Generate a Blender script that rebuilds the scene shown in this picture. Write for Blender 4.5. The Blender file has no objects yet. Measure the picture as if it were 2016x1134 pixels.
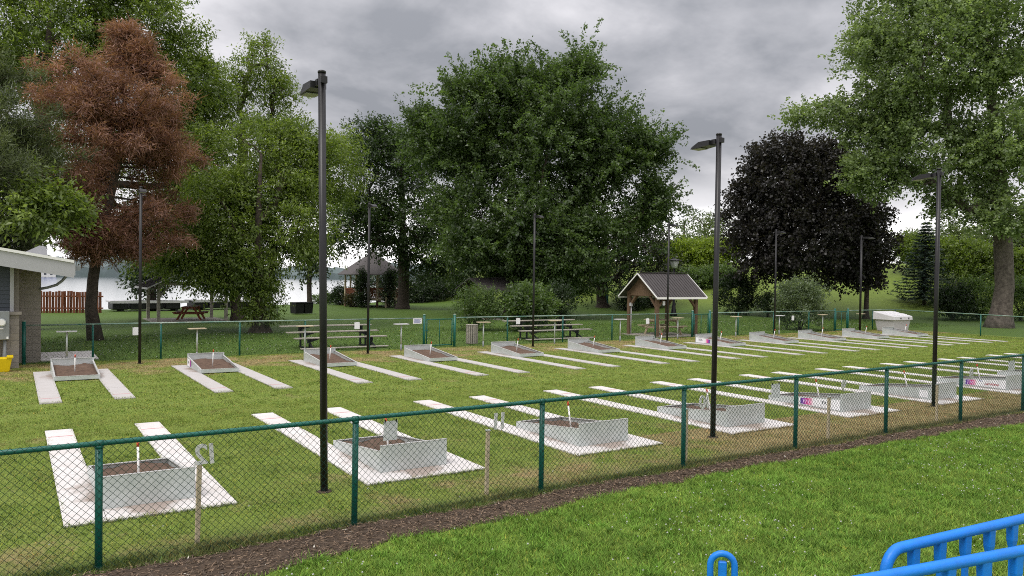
import bpy, math, random
import numpy as np
from mathutils import Vector, Matrix

random.seed(7)
rng = np.random.default_rng(11)
SC = bpy.context.scene
COL = SC.collection
R = math.radians

# ------------------------------------------------------------------ camera
EYE = 2.65
FPX, YAW, HORIZ, ROLL = 1539.6, 0.56845, 545.7, 0.01405      # solved from the court geometry
PITCH = math.atan((HORIZ - 567.0) / FPX)
fwd = Vector((math.cos(PITCH) * math.sin(YAW), math.cos(PITCH) * math.cos(YAW), math.sin(PITCH)))
rt0 = Vector((math.cos(YAW), -math.sin(YAW), 0))
up0 = rt0.cross(fwd)
cx = rt0 * math.cos(ROLL) + up0 * math.sin(ROLL)
cy = up0 * math.cos(ROLL) - rt0 * math.sin(ROLL)
cam_d = bpy.data.cameras.new('camera')
cam = bpy.data.objects.new('camera', cam_d)
COL.objects.link(cam)
m3 = Matrix((cx, cy, -fwd)).transposed()
cam.matrix_world = Matrix.Translation((0, 0, EYE)) @ m3.to_4x4()
cam_d.sensor_width = 36.0
cam_d.lens = 36.0 * FPX / 2016.0
cam_d.clip_start = 0.1
cam_d.clip_end = 4000
SC.camera = cam

# ------------------------------------------------------------------ sky, sun, exposure
SUN_EL, SUN_AZ = R(58), R(250)        # azimuth clockwise from +Y: high, left of and behind the viewer
w = bpy.data.worlds.new('World')
SC.world = w
w.use_nodes = True
nt = w.node_tree
nt.nodes.clear()


def N(t, kind, **kw):
    n = t.nodes.new(kind)
    for k, v in kw.items():
        setattr(n, k, v)
    return n


def L(t, a, b):
    t.links.new(a, b)


def MATH(t, op, a, b=None, c=None, clamp=False):
    n = N(t, 'ShaderNodeMath', operation=op, use_clamp=clamp)
    for i, v in enumerate((a, b, c)):
        if v is None:
            continue
        if isinstance(v, (int, float)):
            n.inputs[i].default_value = v
        else:
            L(t, v, n.inputs[i])
    return n.outputs[0]


def MIX(t, fac, a, b, mode='MIX'):
    n = N(t, 'ShaderNodeMix', data_type='RGBA', blend_type=mode)
    for s, v in ((n.inputs[0], fac), (n.inputs[6], a), (n.inputs[7], b)):
        if isinstance(v, (int, float)):
            s.default_value = v
        elif isinstance(v, (tuple, list)):
            s.default_value = (*v[:3], 1)
        else:
            L(t, v, s)
    return n.outputs[2]


def RAMP(t, fac, stops, interp='LINEAR'):
    n = N(t, 'ShaderNodeValToRGB')
    n.color_ramp.interpolation = interp
    e = n.color_ramp.elements
    while len(e) < len(stops):
        e.new(0.5)
    for q, (p, c) in zip(e, stops):
        q.position = p
        q.color = (*c, 1) if isinstance(c, (tuple, list)) else (c, c, c, 1)
    L(t, fac, n.inputs[0])
    return n.outputs[0]


def NOISE(t, vec, scale, detail=4.0, rough=0.55, dist=0.0, dims='3D'):
    n = N(t, 'ShaderNodeTexNoise', noise_dimensions=dims)
    n.inputs['Scale'].default_value = scale
    n.inputs['Detail'].default_value = detail
    n.inputs['Roughness'].default_value = rough
    n.inputs['Distortion'].default_value = dist
    if vec is not None:
        L(t, vec, n.inputs['Vector'])
    return n.outputs['Fac']


sky = N(nt, 'ShaderNodeTexSky', sky_type='NISHITA', sun_disc=False, sun_elevation=SUN_EL, sun_rotation=SUN_AZ)
sky.air_density, sky.dust_density, sky.ozone_density = 1.0, 3.0, 1.0
tc = N(nt, 'ShaderNodeTexCoord')
sep = N(nt, 'ShaderNodeSeparateXYZ')
L(nt, tc.outputs['Generated'], sep.inputs[0])
zc = MATH(nt, 'MAXIMUM', sep.outputs[2], 0.0)
den = MATH(nt, 'ADD', zc, 0.30)
cmb = N(nt, 'ShaderNodeCombineXYZ')
L(nt, MATH(nt, 'DIVIDE', sep.outputs[0], den), cmb.inputs[0])
L(nt, MATH(nt, 'DIVIDE', sep.outputs[1], den), cmb.inputs[1])
cmb.inputs[2].default_value = 3.7
mp = N(nt, 'ShaderNodeMapping')
mp.inputs['Location'].default_value = (3.3, 2.1, 0.0)
L(nt, cmb.outputs[0], mp.inputs[0])
n1 = NOISE(nt, mp.outputs[0], 0.95, 7.0, 0.48, 0.1)
n2 = NOISE(nt, mp.outputs[0], 3.2, 6.0, 0.55, 0.15)
nn = MATH(nt, 'ADD', MATH(nt, 'MULTIPLY', n1, 0.66), MATH(nt, 'MULTIPLY', n2, 0.34))
cloud = RAMP(nt, nn, [(0.39, (0.165, 0.17, 0.186)), (0.46, (0.265, 0.265, 0.282)), (0.55, (0.44, 0.43, 0.447)), (0.66, (0.65, 0.635, 0.65))])
# an overcast dome brightens towards the zenith; the deck is open along the horizon
el_gain = MATH(nt, 'MULTIPLY_ADD', zc, 1.30, 1.02)
cl2 = N(nt, 'ShaderNodeVectorMath', operation='SCALE')
L(nt, cloud, cl2.inputs[0])
L(nt, el_gain, cl2.inputs['Scale'])
hz = RAMP(nt, MATH(nt, 'ADD', zc, MATH(nt, 'MULTIPLY', MATH(nt, 'SUBTRACT', n2, 0.5), 0.10)), [(0.035, 1.0), (0.135, 0.0)], 'EASE')
cl3 = MIX(nt, hz, cl2.outputs[0], (1.08, 1.06, 1.07))
cl4 = N(nt, 'ShaderNodeVectorMath', operation='SCALE')
L(nt, cl3, cl4.inputs[0])
cl4.inputs['Scale'].default_value = 10.0
fin = MIX(nt, 0.96, sky.outputs[0], cl4.outputs[0])
bg = N(nt, 'ShaderNodeBackground')
bg.inputs['Strength'].default_value = 0.1
L(nt, fin, bg.inputs[0])
wo = N(nt, 'ShaderNodeOutputWorld')
L(nt, bg.outputs[0], wo.inputs[0])

sun_d = bpy.data.lights.new('sun', 'SUN')
sun_d.energy = 1.5
sun_d.angle = R(28)
sun_d.color = (1.0, 0.96, 0.9)
sun = bpy.data.objects.new('sun', sun_d)
COL.objects.link(sun)
sd = Vector((math.sin(SUN_AZ) * math.cos(SUN_EL), math.cos(SUN_AZ) * math.cos(SUN_EL), math.sin(SUN_EL)))
sun.rotation_euler = sd.to_track_quat('Z', 'Y').to_euler()
sun.location = (0, 0, 60)

SC.view_settings.view_transform = 'Standard'
SC.view_settings.look = 'None'
SC.view_settings.gamma = 1.0
SC.view_settings.use_curve_mapping = False
SC.view_settings.exposure = 0.65
SC.render.engine = 'CYCLES'
SC.cycles.max_bounces = 8
SC.cycles.diffuse_bounces = 5
SC.cycles.glossy_bounces = 2
SC.cycles.transmission_bounces = 3
SC.cycles.transparent_max_bounces = 4
SC.cycles.use_denoising = False
SC.cycles.filter_width = 1.0
SC.cycles.caustics_reflective = False
SC.cycles.caustics_refractive = False

# ------------------------------------------------------------------ surveying helpers


def ray(px, py):
    """Bearing of a point seen at (px, py), per metre of depth."""
    v = fwd + cx * ((px - 1008) / FPX) - cy * ((py - 567) / FPX)
    return v


def at_y(px, py, Y):
    v = ray(px, py)
    return v * (Y / v.y) + Vector((0, 0, EYE))


def at_d(px, py, d):
    v = ray(px, py)
    return v * (d / math.hypot(v.x, v.y)) + Vector((0, 0, EYE))


def sst(x):
    x = np.clip(x, 0, 1)
    return x * x * (3 - 2 * x)


def shore(x):
    x = np.asarray(x, float)
    return np.where(x < 38, 57.5 + (x + 5) * 0.42, 75.5 + (x - 38) * 1.2)


def tz(x, y):
    """Height of the lawn."""
    x = np.asarray(x, float)
    y = np.asarray(y, float)
    s = 0.75 * x + 0.66 * y
    berm = 4.6 * sst((s - 61) / 26) * sst((x - 31) / 12)
    low = -0.06 * np.clip(1 - x / 8, 0, 1.6) * sst((9.1 - y) / 1.0)
    lake = -3.4 * sst((y - shore(x)) / 5.0)
    return berm * sst(1 - (y - shore(x)) / 5.0) + low + lake


def gz(x, y):
    return float(tz(x, y))


# ------------------------------------------------------------------ materials
MATS = {}


def mat(name, col, rough=0.7, metal=0.0, var=0.0, scale=8.0, bump=0.0, bscale=30.0, col2=None, spec=0.4):
    if name in MATS:
        return MATS[name]
    m = bpy.data.materials.new(name)
    m.use_nodes = True
    t = m.node_tree
    b = t.nodes['Principled BSDF']
    b.inputs['Roughness'].default_value = rough
    b.inputs['Metallic'].default_value = metal
    b.inputs['Specular IOR Level'].default_value = spec
    tcn = N(t, 'ShaderNodeTexCoord')
    vec = tcn.outputs['Object']
    if var > 0 or col2:
        f = NOISE(t, vec, scale, 5, 0.6)
        f = RAMP(t, f, [(0.32, 0.0), (0.68, 1.0)])
        c2 = col2 or tuple(c * (1 - var) for c in col)
        c = MIX(t, f, col, c2)
        L(t, c, b.inputs['Base Color'])
    else:
        b.inputs['Base Color'].default_value = (*col, 1)
    if bump > 0:
        bn = N(t, 'ShaderNodeBump')
        bn.inputs['Strength'].default_value = bump
        bn.inputs['Distance'].default_value = 0.02
        L(t, NOISE(t, vec, bscale, 4, 0.6), bn.inputs['Height'])
        L(t, bn.outputs[0], b.inputs['Normal'])
    MATS[name] = m
    return m


def lawn_colour(t):
    """World-position turf colour: mown green with straw patches (shared by the ground and the blades)."""
    g = N(t, 'ShaderNodeNewGeometry')
    p = g.outputs['Position']
    s = N(t, 'ShaderNodeSeparateXYZ')
    L(t, p, s.inputs[0])
    big = NOISE(t, p, 0.55, 4, 0.6)
    med = NOISE(t, p, 2.3, 4, 0.6)
    fine = NOISE(t, p, 14.0, 4, 0.65)
    court = MIX(t, med, (0.104, 0.174, 0.020), (0.226, 0.280, 0.046))
    # mower stripes across the courts, uneven
    st = MATH(t, 'SINE', MATH(t, 'MULTIPLY_ADD', s.outputs[1], 5.2, MATH(t, 'MULTIPLY', med, 5.0)))
    court = MIX(t, MATH(t, 'MULTIPLY_ADD', st, 0.10, 0.10), court, (0.235, 0.27, 0.07))
    straw = MIX(t, fine, (0.42, 0.305, 0.165), (0.24, 0.180, 0.085))
    # straw: along the far fence, around the near pits to the right, odd patches
    yb = RAMP(t, MATH(t, 'MULTIPLY', s.outputs[1], 1 / 40), [(0.19, 0.20), (0.235, 0.10), (0.30, 0.02), (0.52, 0.03), (0.585, 0.25), (0.635, 0.27), (0.66, 0.0)])
    xr = RAMP(t, MATH(t, 'MULTIPLY', s.outputs[0], 1 / 40), [(0.10, 0.0), (0.20, 0.04), (0.27, 0.19), (0.45, 0.17)])
    near = MATH(t, 'LESS_THAN', s.outputs[1], 9.9)
    amt = MATH(t, 'ADD', MATH(t, 'MULTIPLY', yb, 0.62), MATH(t, 'MULTIPLY', xr, MATH(t, 'MULTIPLY', near, 1.0)))
    patch = NOISE(t, p, 1.1, 5, 0.65, 0.4)
    sf = MATH(t, 'ADD', MATH(t, 'MULTIPLY', big, 0.3), MATH(t, 'ADD', MATH(t, 'MULTIPLY', patch, 0.45), MATH(t, 'MULTIPLY', fine, 0.25)))
    sm = MATH(t, 'MULTIPLY', MATH(t, 'SUBTRACT', MATH(t, 'ADD', sf, amt), 0.58), 7.5, clamp=True)
    court = MIX(t, MATH(t, 'MULTIPLY', sm, 0.8), court, straw)
    park = MIX(t, med, (0.052, 0.108, 0.015), (0.112, 0.178, 0.028))
    lush = MIX(t, MATH(t, 'MULTIPLY_ADD', MATH(t, 'SUBTRACT', big, 0.5), 0.8, med, clamp=True), (0.098, 0.195, 0.022), (0.222, 0.325, 0.052))
    beyond = MATH(t, 'GREATER_THAN', s.outputs[1], 25.95)
    beyond = MATH(t, 'MAXIMUM', beyond, MATH(t, 'GREATER_THAN', s.outputs[0], 42.5))
    fr = RAMP(t, MATH(t, 'ADD', MATH(t, 'MULTIPLY', s.outputs[1], 0.1), MATH(t, 'MULTIPLY', med, 0.05)), [(0.805, 1.0), (0.865, 0.0)])
    court = MIX(t, MATH(t, 'MULTIPLY', fr, 0.85), court, (0.085, 0.125, 0.035))
    c = MIX(t, beyond, court, park)
    c = MIX(t, MATH(t, 'MULTIPLY', MATH(t, 'SUBTRACT', s.outputs[2], 0.15), 1.5, clamp=True), c, MIX(t, med, (0.105, 0.165, 0.020), (0.185, 0.245, 0.040)))  # lighter green on raised ground: the bank's sunlit look put into the colour
    fore = MATH(t, 'LESS_THAN', s.outputs[1], 7.5)
    c = MIX(t, fore, c, lush)
    return c, p, fine


def lawn_material(blade):
    m = bpy.data.materials.new('grass_blades' if blade else 'turf')
    m.use_nodes = True
    t = m.node_tree
    b = t.nodes['Principled BSDF']
    b.inputs['Roughness'].default_value = 0.75
    b.inputs['Specular IOR Level'].default_value = 0.25
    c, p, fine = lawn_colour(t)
    if blade:
        a = N(t, 'ShaderNodeAttribute', attribute_name='tone')
        c = MIX(t, 1.0, c, a.outputs['Color'], 'MULTIPLY')
    else:
        f2 = NOISE(t, p, 55.0, 3, 0.7)
        k = RAMP(t, MATH(t, 'ADD', MATH(t, 'MULTIPLY', fine, 0.4), MATH(t, 'MULTIPLY', f2, 0.6)), [(0.3, 0.62), (0.7, 1.12)])
        c = MIX(t, 1.0, c, k, 'MULTIPLY')
        bn = N(t, 'ShaderNodeBump')
        bn.inputs['Strength'].default_value = 0.7
        bn.inputs['Distance'].default_value = 0.03
        L(t, f2, bn.inputs['Height'])
        L(t, bn.outputs[0], b.inputs['Normal'])
    L(t, c, b.inputs['Base Color'])
    return m


def leaf_material(name, trans=0.3, rough=0.5):
    m = bpy.data.materials.new(name)
    m.use_nodes = True
    t = m.node_tree
    t.nodes.clear()
    a = N(t, 'ShaderNodeAttribute', attribute_name='tone')
    d = N(t, 'ShaderNodeBsdfDiffuse')
    L(t, a.outputs['Color'], d.inputs[0])
    tr = N(t, 'ShaderNodeBsdfTranslucent')
    c = MIX(t, 1.0, a.outputs['Color'], (1.25, 1.3, 0.7), 'MULTIPLY')
    L(t, c, tr.inputs[0])
    mx = N(t, 'ShaderNodeMixShader')
    mx.inputs[0].default_value = trans
    L(t, d.outputs[0], mx.inputs[1])
    L(t, tr.outputs[0], mx.inputs[2])
    gl = N(t, 'ShaderNodeBsdfGlossy')
    gl.inputs['Roughness'].default_value = rough
    gl.inputs[0].default_value = (1, 1, 1, 1)
    mx2 = N(t, 'ShaderNodeMixShader')
    mx2.inputs[0].default_value = 0.035
    L(t, mx.outputs[0], mx2.inputs[1])
    L(t, gl.outputs[0], mx2.inputs[2])
    o = N(t, 'ShaderNodeOutputMaterial')
    L(t, mx2.outputs[0], o.inputs[0])
    return m


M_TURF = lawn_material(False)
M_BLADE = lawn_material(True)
M_LEAF = leaf_material('leaf_surface', 0.5)
M_NEEDLE = leaf_material('needle_surface', 0.12, 0.6)
M_PINE = leaf_material('pine_needle_surface', 0.40, 0.6)
M_GALV = mat('galvanised_sheet', (0.62, 0.65, 0.645), 0.42, 0.35, col2=(0.49, 0.53, 0.52), scale=5, bump=0.05, bscale=12)
M_GALVRIM = mat('galvanised_edge', (0.68, 0.68, 0.67), 0.4, 0.4, var=0.15)
M_SOIL = mat('pit_clay', (0.135, 0.085, 0.058), 0.95, col2=(0.075, 0.046, 0.032), scale=9, bump=0.9, bscale=26)
M_MULCH = mat('bare_soil', (0.098, 0.066, 0.042), 0.95, col2=(0.040, 0.027, 0.018), scale=16, bump=1.0, bscale=60)
M_POLE = mat('dark_bronze_pole', (0.022, 0.021, 0.023), 0.38, 0.2, var=0.3, scale=3)
M_LENS = mat('luminaire_lens', (0.30, 0.29, 0.26), 0.4)
M_GREEN = mat('green_vinyl', (0.008, 0.118, 0.090), 0.35, 0, var=0.25, scale=4)
M_WIRE = mat('vinyl_wire', (0.012, 0.045, 0.034), 0.45)
M_RAILFAR = mat('worn_green_rail', (0.05, 0.16, 0.12), 0.4, col2=(0.34, 0.40, 0.34), scale=2.2)
M_WHITE = mat('white_paint', (0.80, 0.79, 0.77), 0.55, var=0.06)
M_PAPER = mat('white_paper', (0.82, 0.82, 0.84), 0.8, var=0.05)
M_ORANGE = mat('orange_paint', (0.62, 0.07, 0.022), 0.6, var=0.2)
M_REDLINE = mat('red_line_paint', (0.50, 0.20, 0.22), 0.8, col2=(0.60, 0.36, 0.36), scale=20)
M_LUMBER = mat('pale_lumber', (0.56, 0.47, 0.32), 0.8, var=0.3, scale=12, bump=0.3)
M_OLDWOOD = mat('weathered_plank', (0.37, 0.34, 0.29), 0.85, var=0.35, scale=10, bump=0.3)
M_BROWN = mat('brown_timber', (0.165, 0.102, 0.062), 0.8, var=0.25, scale=9, bump=0.3)
M_CEDAR = mat('cedar_board', (0.22, 0.075, 0.036), 0.8, var=0.35, scale=7, bump=0.3)
M_ROOF = mat('charcoal_metal_roof', (0.060, 0.052, 0.052), 0.5, 0.1, var=0.2, scale=3)
M_SHINGLE = mat('grey_shingle', (0.11, 0.10, 0.10), 0.9, var=0.35, scale=14)
M_BLACK = mat('black_steel', (0.012, 0.012, 0.014), 0.5, 0.2, var=0.3)
M_GREYPAINT = mat('light_grey_fascia', (0.40, 0.40, 0.415), 0.6, var=0.08, scale=3)
M_SIDING = mat('slate_siding', (0.062, 0.072, 0.088), 0.7, var=0.15)
M_BLOCK = mat('beige_block', (0.30, 0.27, 0.235), 0.9, var=0.18, scale=6, bump=0.3)
M_MORTAR = mat('mortar', (0.22, 0.205, 0.185), 0.95, var=0.1)
M_STEELGREY = mat('grey_enclosure', (0.25, 0.265, 0.27), 0.5, 0.2, var=0.1)
M_YELLOW = mat('yellow_plastic', (0.72, 0.52, 0.0), 0.5, var=0.06)
M_PLASTIC = mat('grey_poly', (0.52, 0.51, 0.53), 0.6, var=0.1, scale=2)
M_PLASTICTOP = mat('pale_poly_lid', (0.62, 0.61, 0.63), 0.55, var=0.08, scale=2)
M_BLUE = mat('blue_plastic', (0.005, 0.205, 0.76), 0.42, col2=(0.008, 0.165, 0.62), scale=9, bump=0.12, bscale=40)
M_BARK = mat('bark', (0.085, 0.066, 0.052), 0.95, col2=(0.035, 0.027, 0.022), scale=7, bump=1.0, bscale=14)
M_BARKGREY = mat('grey_bark', (0.155, 0.130, 0.110), 0.95, col2=(0.055, 0.044, 0.038), scale=5, bump=1.0, bscale=9)
M_GLASS = mat('lantern_glass', (0.62, 0.62, 0.62), 0.3)
M_BLUETXT = mat('blue_print', (0.10, 0.13, 0.42), 0.7)
M_BLACKTXT = mat('black_print', (0.012, 0.012, 0.014), 0.7)
M_REDTXT = mat('red_print', (0.42, 0.03, 0.05), 0.7)
M_LILAC = mat('lilac_print', (0.72, 0.50, 0.80), 0.7)
M_HILL = mat('far_shore_woods', (0.075, 0.105, 0.10), 0.95, col2=(0.12, 0.15, 0.155), scale=0.06)


def concrete_material(k=1.0, name='concrete'):
    m = bpy.data.materials.new(name)
    m.use_nodes = True
    t = m.node_tree
    b = t.nodes['Principled BSDF']
    b.inputs['Roughness'].default_value = 0.85
    tcn = N(t, 'ShaderNodeTexCoord')
    v = tcn.outputs['Object']
    gi = N(t, 'ShaderNodeObjectInfo')
    g = N(t, 'ShaderNodeNewGeometry')
    pw = g.outputs['Position']
    n_ = NOISE(t, pw, 3.0, 6, 0.65)
    c = MIX(t, n_, tuple(k * v for v in (0.71, 0.68, 0.675)), tuple(k * v for v in (0.54, 0.52, 0.505)))
    c = MIX(t, RAMP(t, NOISE(t, pw, 0.9, 5, 0.7, 0.8), [(0.5, 0.0), (0.72, 0.45)]), c, (0.42, 0.37, 0.33))
    f_ = NOISE(t, pw, 40.0, 4, 0.7)
    c = MIX(t, RAMP(t, f_, [(0.32, 0.34), (0.58, 0.0)]), c, (0.34, 0.30, 0.27))
    # clay trodden out of the box (local coordinates of the pad)
    s = N(t, 'ShaderNodeSeparateXYZ')
    L(t, v, s.inputs[0])
    ax = MATH(t, 'ABSOLUTE', s.outputs[0])
    dx = MATH(t, 'SUBTRACT', ax, 0.49)
    dy = MATH(t, 'ABSOLUTE', MATH(t, 'SUBTRACT', s.outputs[1], 1.25))
    near = MATH(t, 'SUBTRACT', 1.0, MATH(t, 'ADD', MATH(t, 'MULTIPLY', dx, 2.6), MATH(t, 'MULTIPLY', MATH(t, 'MAXIMUM', MATH(t, 'SUBTRACT', dy, 0.35), 0.0), 1.5)))
    sn = NOISE(t, pw, 2.6, 5, 0.7, 0.6)
    mask = MATH(t, 'MULTIPLY', MATH(t, 'SUBTRACT', MATH(t, 'ADD', MATH(t, 'MULTIPLY', near, 0.42), sn), 0.68), 4.5, clamp=True)
    c = MIX(t, MATH(t, 'MULTIPLY', mask, 0.72), c, (0.20, 0.135, 0.095))
    L(t, c, b.inputs['Base Color'])
    bn = N(t, 'ShaderNodeBump')
    bn.inputs['Strength'].default_value = 0.15
    bn.inputs['Distance'].default_value = 0.01
    L(t, f_, bn.inputs['Height'])
    L(t, bn.outputs[0], b.inputs['Normal'])
    return m


M_CONC = concrete_material()
M_CONCOLD = concrete_material(0.72, 'older_concrete')


def water_material():
    m = bpy.data.materials.new('lake_water')
    m.use_nodes = True
    t = m.node_tree
    b = t.nodes['Principled BSDF']
    b.inputs['Base Color'].default_value = (0.10, 0.12, 0.13, 1)
    b.inputs['Roughness'].default_value = 0.12
    b.inputs['IOR'].default_value = 1.33
    b.inputs['Specular IOR Level'].default_value = 0.5
    tcn = N(t, 'ShaderNodeTexCoord')
    mpn = N(t, 'ShaderNodeMapping')
    mpn.inputs['Rotation'].default_value = (0, 0, 0.3)
    mpn.inputs['Scale'].default_value = (0.22, 0.9, 1)
    L(t, tcn.outputs['Object'], mpn.inputs[0])
    bn = N(t, 'ShaderNodeBump')
    bn.inputs['Strength'].default_value = 0.10
    bn.inputs['Distance'].default_value = 0.06
    L(t, NOISE(t, mpn.outputs[0], 0.9, 4, 0.6), bn.inputs['Height'])
    L(t, bn.outputs[0], b.inputs['Normal'])
    return m


def banner_material():
    """Printed colour fade of the sponsor block: violet, magenta, pink, white (along local Y)."""
    m = bpy.data.materials.new('violet_pink_print')
    m.use_nodes = True
    t = m.node_tree
    b = t.nodes['Principled BSDF']
    b.inputs['Roughness'].default_value = 0.6
    tcn = N(t, 'ShaderNodeTexCoord')
    s = N(t, 'ShaderNodeSeparateXYZ')
    L(t, tcn.outputs['Generated'], s.inputs[0])
    c = RAMP(t, s.outputs[1], [(0.0, (0.80, 0.78, 0.80)), (0.22, (0.75, 0.30, 0.45)), (0.5, (0.62, 0.05, 0.26)), (0.74, (0.24, 0.05, 0.38)), (1.0, (0.05, 0.03, 0.26))])
    L(t, c, b.inputs['Base Color'])
    return m


M_FADE = banner_material()

# ------------------------------------------------------------------ object helpers


def props(o, label=None, cat=None, group=None, kind=None):
    for k, v in (('label', label), ('category', cat), ('group', group), ('kind', kind)):
        if v:
            o[k] = v
    return o


def empty(name, loc=(0, 0, 0), rz=0.0, label=None, cat=None, group=None):
    o = bpy.data.objects.new(name, None)
    o.location = loc
    o.rotation_euler = (0, 0, rz)
    o.empty_display_size = 0.2
    COL.objects.link(o)
    return props(o, label, cat, group)


def link(name, me, parent=None, loc=None):
    o = bpy.data.objects.new(name, me)
    COL.objects.link(o)
    if parent:
        o.parent = parent
    if loc:
        o.location = loc
    return o


class MB:
    def __init__(s):
        s.v, s.f, s.sm = [], [], []

    def add(s, vs, fs, smooth=False):
        k = len(s.v)
        s.v += [tuple(p) for p in vs]
        s.f += [tuple(i + k for i in f) for f in fs]
        s.sm += [smooth] * len(fs)
        return s

    def box(s, x0, x1, y0, y1, z0, z1):
        return s.add([(x0, y0, z0), (x1, y0, z0), (x1, y1, z0), (x0, y1, z0), (x0, y0, z1), (x1, y0, z1), (x1, y1, z1), (x0, y1, z1)],
                     [(0, 3, 2, 1), (4, 5, 6, 7), (0, 1, 5, 4), (1, 2, 6, 5), (2, 3, 7, 6), (3, 0, 4, 7)])

    def hexa(s, b, t):
        return s.add(list(b) + list(t), [(0, 3, 2, 1), (4, 5, 6, 7), (0, 1, 5, 4), (1, 2, 6, 5), (2, 3, 7, 6), (3, 0, 4, 7)])

    def tube(s, pts, rad, n=8, cap=True):
        pts = [Vector(p) for p in pts]
        if isinstance(rad, (int, float)):
            rad = [rad] * len(pts)
        vs, fs = [], []
        prev = None
        for i, p in enumerate(pts):
            d = (pts[min(i + 1, len(pts) - 1)] - pts[max(i - 1, 0)]).normalized()
            if prev is None:
                a = d.orthogonal().normalized()
            else:
                a = (prev - d * prev.dot(d))
                a = a.normalized() if a.length > 1e-5 else d.orthogonal().normalized()
            prev = a
            b = d.cross(a)
            for k in range(n):
                t = 2 * math.pi * k / n
                vs.append(p + (a * math.cos(t) + b * math.sin(t)) * rad[i])
        for i in range(len(pts) - 1):
            for k in range(n):
                k2 = (k + 1) % n
                fs.append((i * n + k, i * n + k2, (i + 1) * n + k2, (i + 1) * n + k))
        s.add(vs, fs, n > 5)
        if cap:
            m = (len(pts) - 1) * n
            k0 = len(s.v) - len(vs)
            s.f += [tuple(k0 + i for i in reversed(range(n))), tuple(k0 + m + i for i in range(n))]
            s.sm += [False, False]
        return s

    def bar(s, p, q, wx, wz, upv=(0, 0, 1)):
        """A rectangular timber from p to q, wx wide across, wz deep along the up vector."""
        p, q, u = Vector(p), Vector(q), Vector(upv)
        d = (q - p).normalized()
        a = d.cross(u)
        a = a.normalized() if a.length > 1e-4 else d.orthogonal().normalized()
        u = a.cross(d)
        a, u = a * wx / 2, u * wz / 2
        return s.add([p - a - u, p + a - u, p + a + u, p - a + u, q - a - u, q + a - u, q + a + u, q - a + u],
                     [(0, 3, 2, 1), (4, 5, 6, 7), (0, 1, 5, 4), (1, 2, 6, 5), (2, 3, 7, 6), (3, 0, 4, 7)])

    def mesh(s, name, m):
        me = bpy.data.meshes.new(name)
        me.from_pydata(s.v, [], s.f)
        if any(s.sm):
            me.polygons.foreach_set('use_smooth', s.sm)
        me.materials.append(m)
        me.update()
        return me

    def build(s, name, m, parent=None, loc=None):
        return link(name, s.mesh(name, m), parent, loc)


def bevel(o, w_=0.01, seg=2):
    b = o.modifiers.new('bevel', 'BEVEL')
    b.width = w_
    b.segments = seg
    b.limit_method = 'ANGLE'
    return o


def text_mesh(txt, size, depth, name, m, shear=0.0, bold=0.0):
    cu = bpy.data.curves.new('tmp_text', 'FONT')
    cu.body = txt
    cu.size = size
    cu.extrude = depth / 2
    cu.align_x = 'CENTER'
    cu.shear = shear
    cu.offset = bold
    cu.resolution_u = 3
    o = bpy.data.objects.new('tmp_text', cu)
    COL.objects.link(o)
    dg = bpy.context.evaluated_depsgraph_get()
    me = bpy.data.meshes.new_from_object(o.evaluated_get(dg))
    bpy.data.objects.remove(o)
    me.name = name
    me.materials.clear()
    me.materials.append(m)
    return me


def quads(name, V, m, tone=None, parent=None, nper=4):
    """Mesh of loose n-gons straight from arrays: V (n, nper, 3)."""
    n = len(V)
    me = bpy.data.meshes.new(name)
    me.vertices.add(n * nper)
    me.vertices.foreach_set('co', np.ascontiguousarray(V, np.float32).ravel())
    me.loops.add(n * nper)
    me.loops.foreach_set('vertex_index', np.arange(n * nper, dtype=np.int32))
    me.polygons.add(n)
    me.polygons.foreach_set('loop_start', np.arange(0, n * nper, nper, dtype=np.int32))
    if tone is not None:
        a = me.attributes.new('tone', 'FLOAT_COLOR', 'POINT')
        c = np.ones((n, nper, 4), np.float32)
        c[:, :, :3] = tone[:, None, :]
        a.data.foreach_set('color', c.ravel())
    me.materials.append(m)
    me.update()
    return link(name, me, parent)


ORD = ['first', 'second', 'third', 'fourth', 'fifth', 'sixth', 'seventh', 'eighth', 'ninth', 'tenth', 'eleventh', 'twelfth']
#@@GROUND
# ================================================================== GROUND, WATER, FAR SHORE
gxs = np.concatenate([np.linspace(-500, -60, 9), np.linspace(-50, -8, 15), np.arange(-6, 46, 0.5), np.arange(46, 120, 2.0), np.linspace(125, 700, 14)])
gys = np.concatenate([np.linspace(-200, -12, 8), np.arange(-8, 10, 0.25), np.arange(10, 30, 0.8), np.arange(30, 100, 1.25), np.linspace(103, 900, 14)])
GX, GY = np.meshgrid(gxs, gys, indexing='ij')
GZ = tz(GX, GY)
me = bpy.data.meshes.new('lawn')
nx, ny = len(gxs), len(gys)
idx = np.arange(nx * ny).reshape(nx, ny)
F = np.stack([idx[:-1, :-1], idx[1:, :-1], idx[1:, 1:], idx[:-1, 1:]], -1).reshape(-1, 4)
me.from_pydata(np.stack([GX, GY, GZ], -1).reshape(-1, 3).tolist(), [], F.tolist())
me.polygons.foreach_set('use_smooth', [True] * len(me.polygons))
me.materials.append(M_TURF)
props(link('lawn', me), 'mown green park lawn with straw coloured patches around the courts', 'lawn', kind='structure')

LAKE_Z = -1.25
b = MB().box(-700, 700, 55, 1500, LAKE_Z - 0.4, LAKE_Z)
props(b.build('lake', water_material()), 'pale bright lake behind the trees', 'lake', kind='structure')

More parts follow.
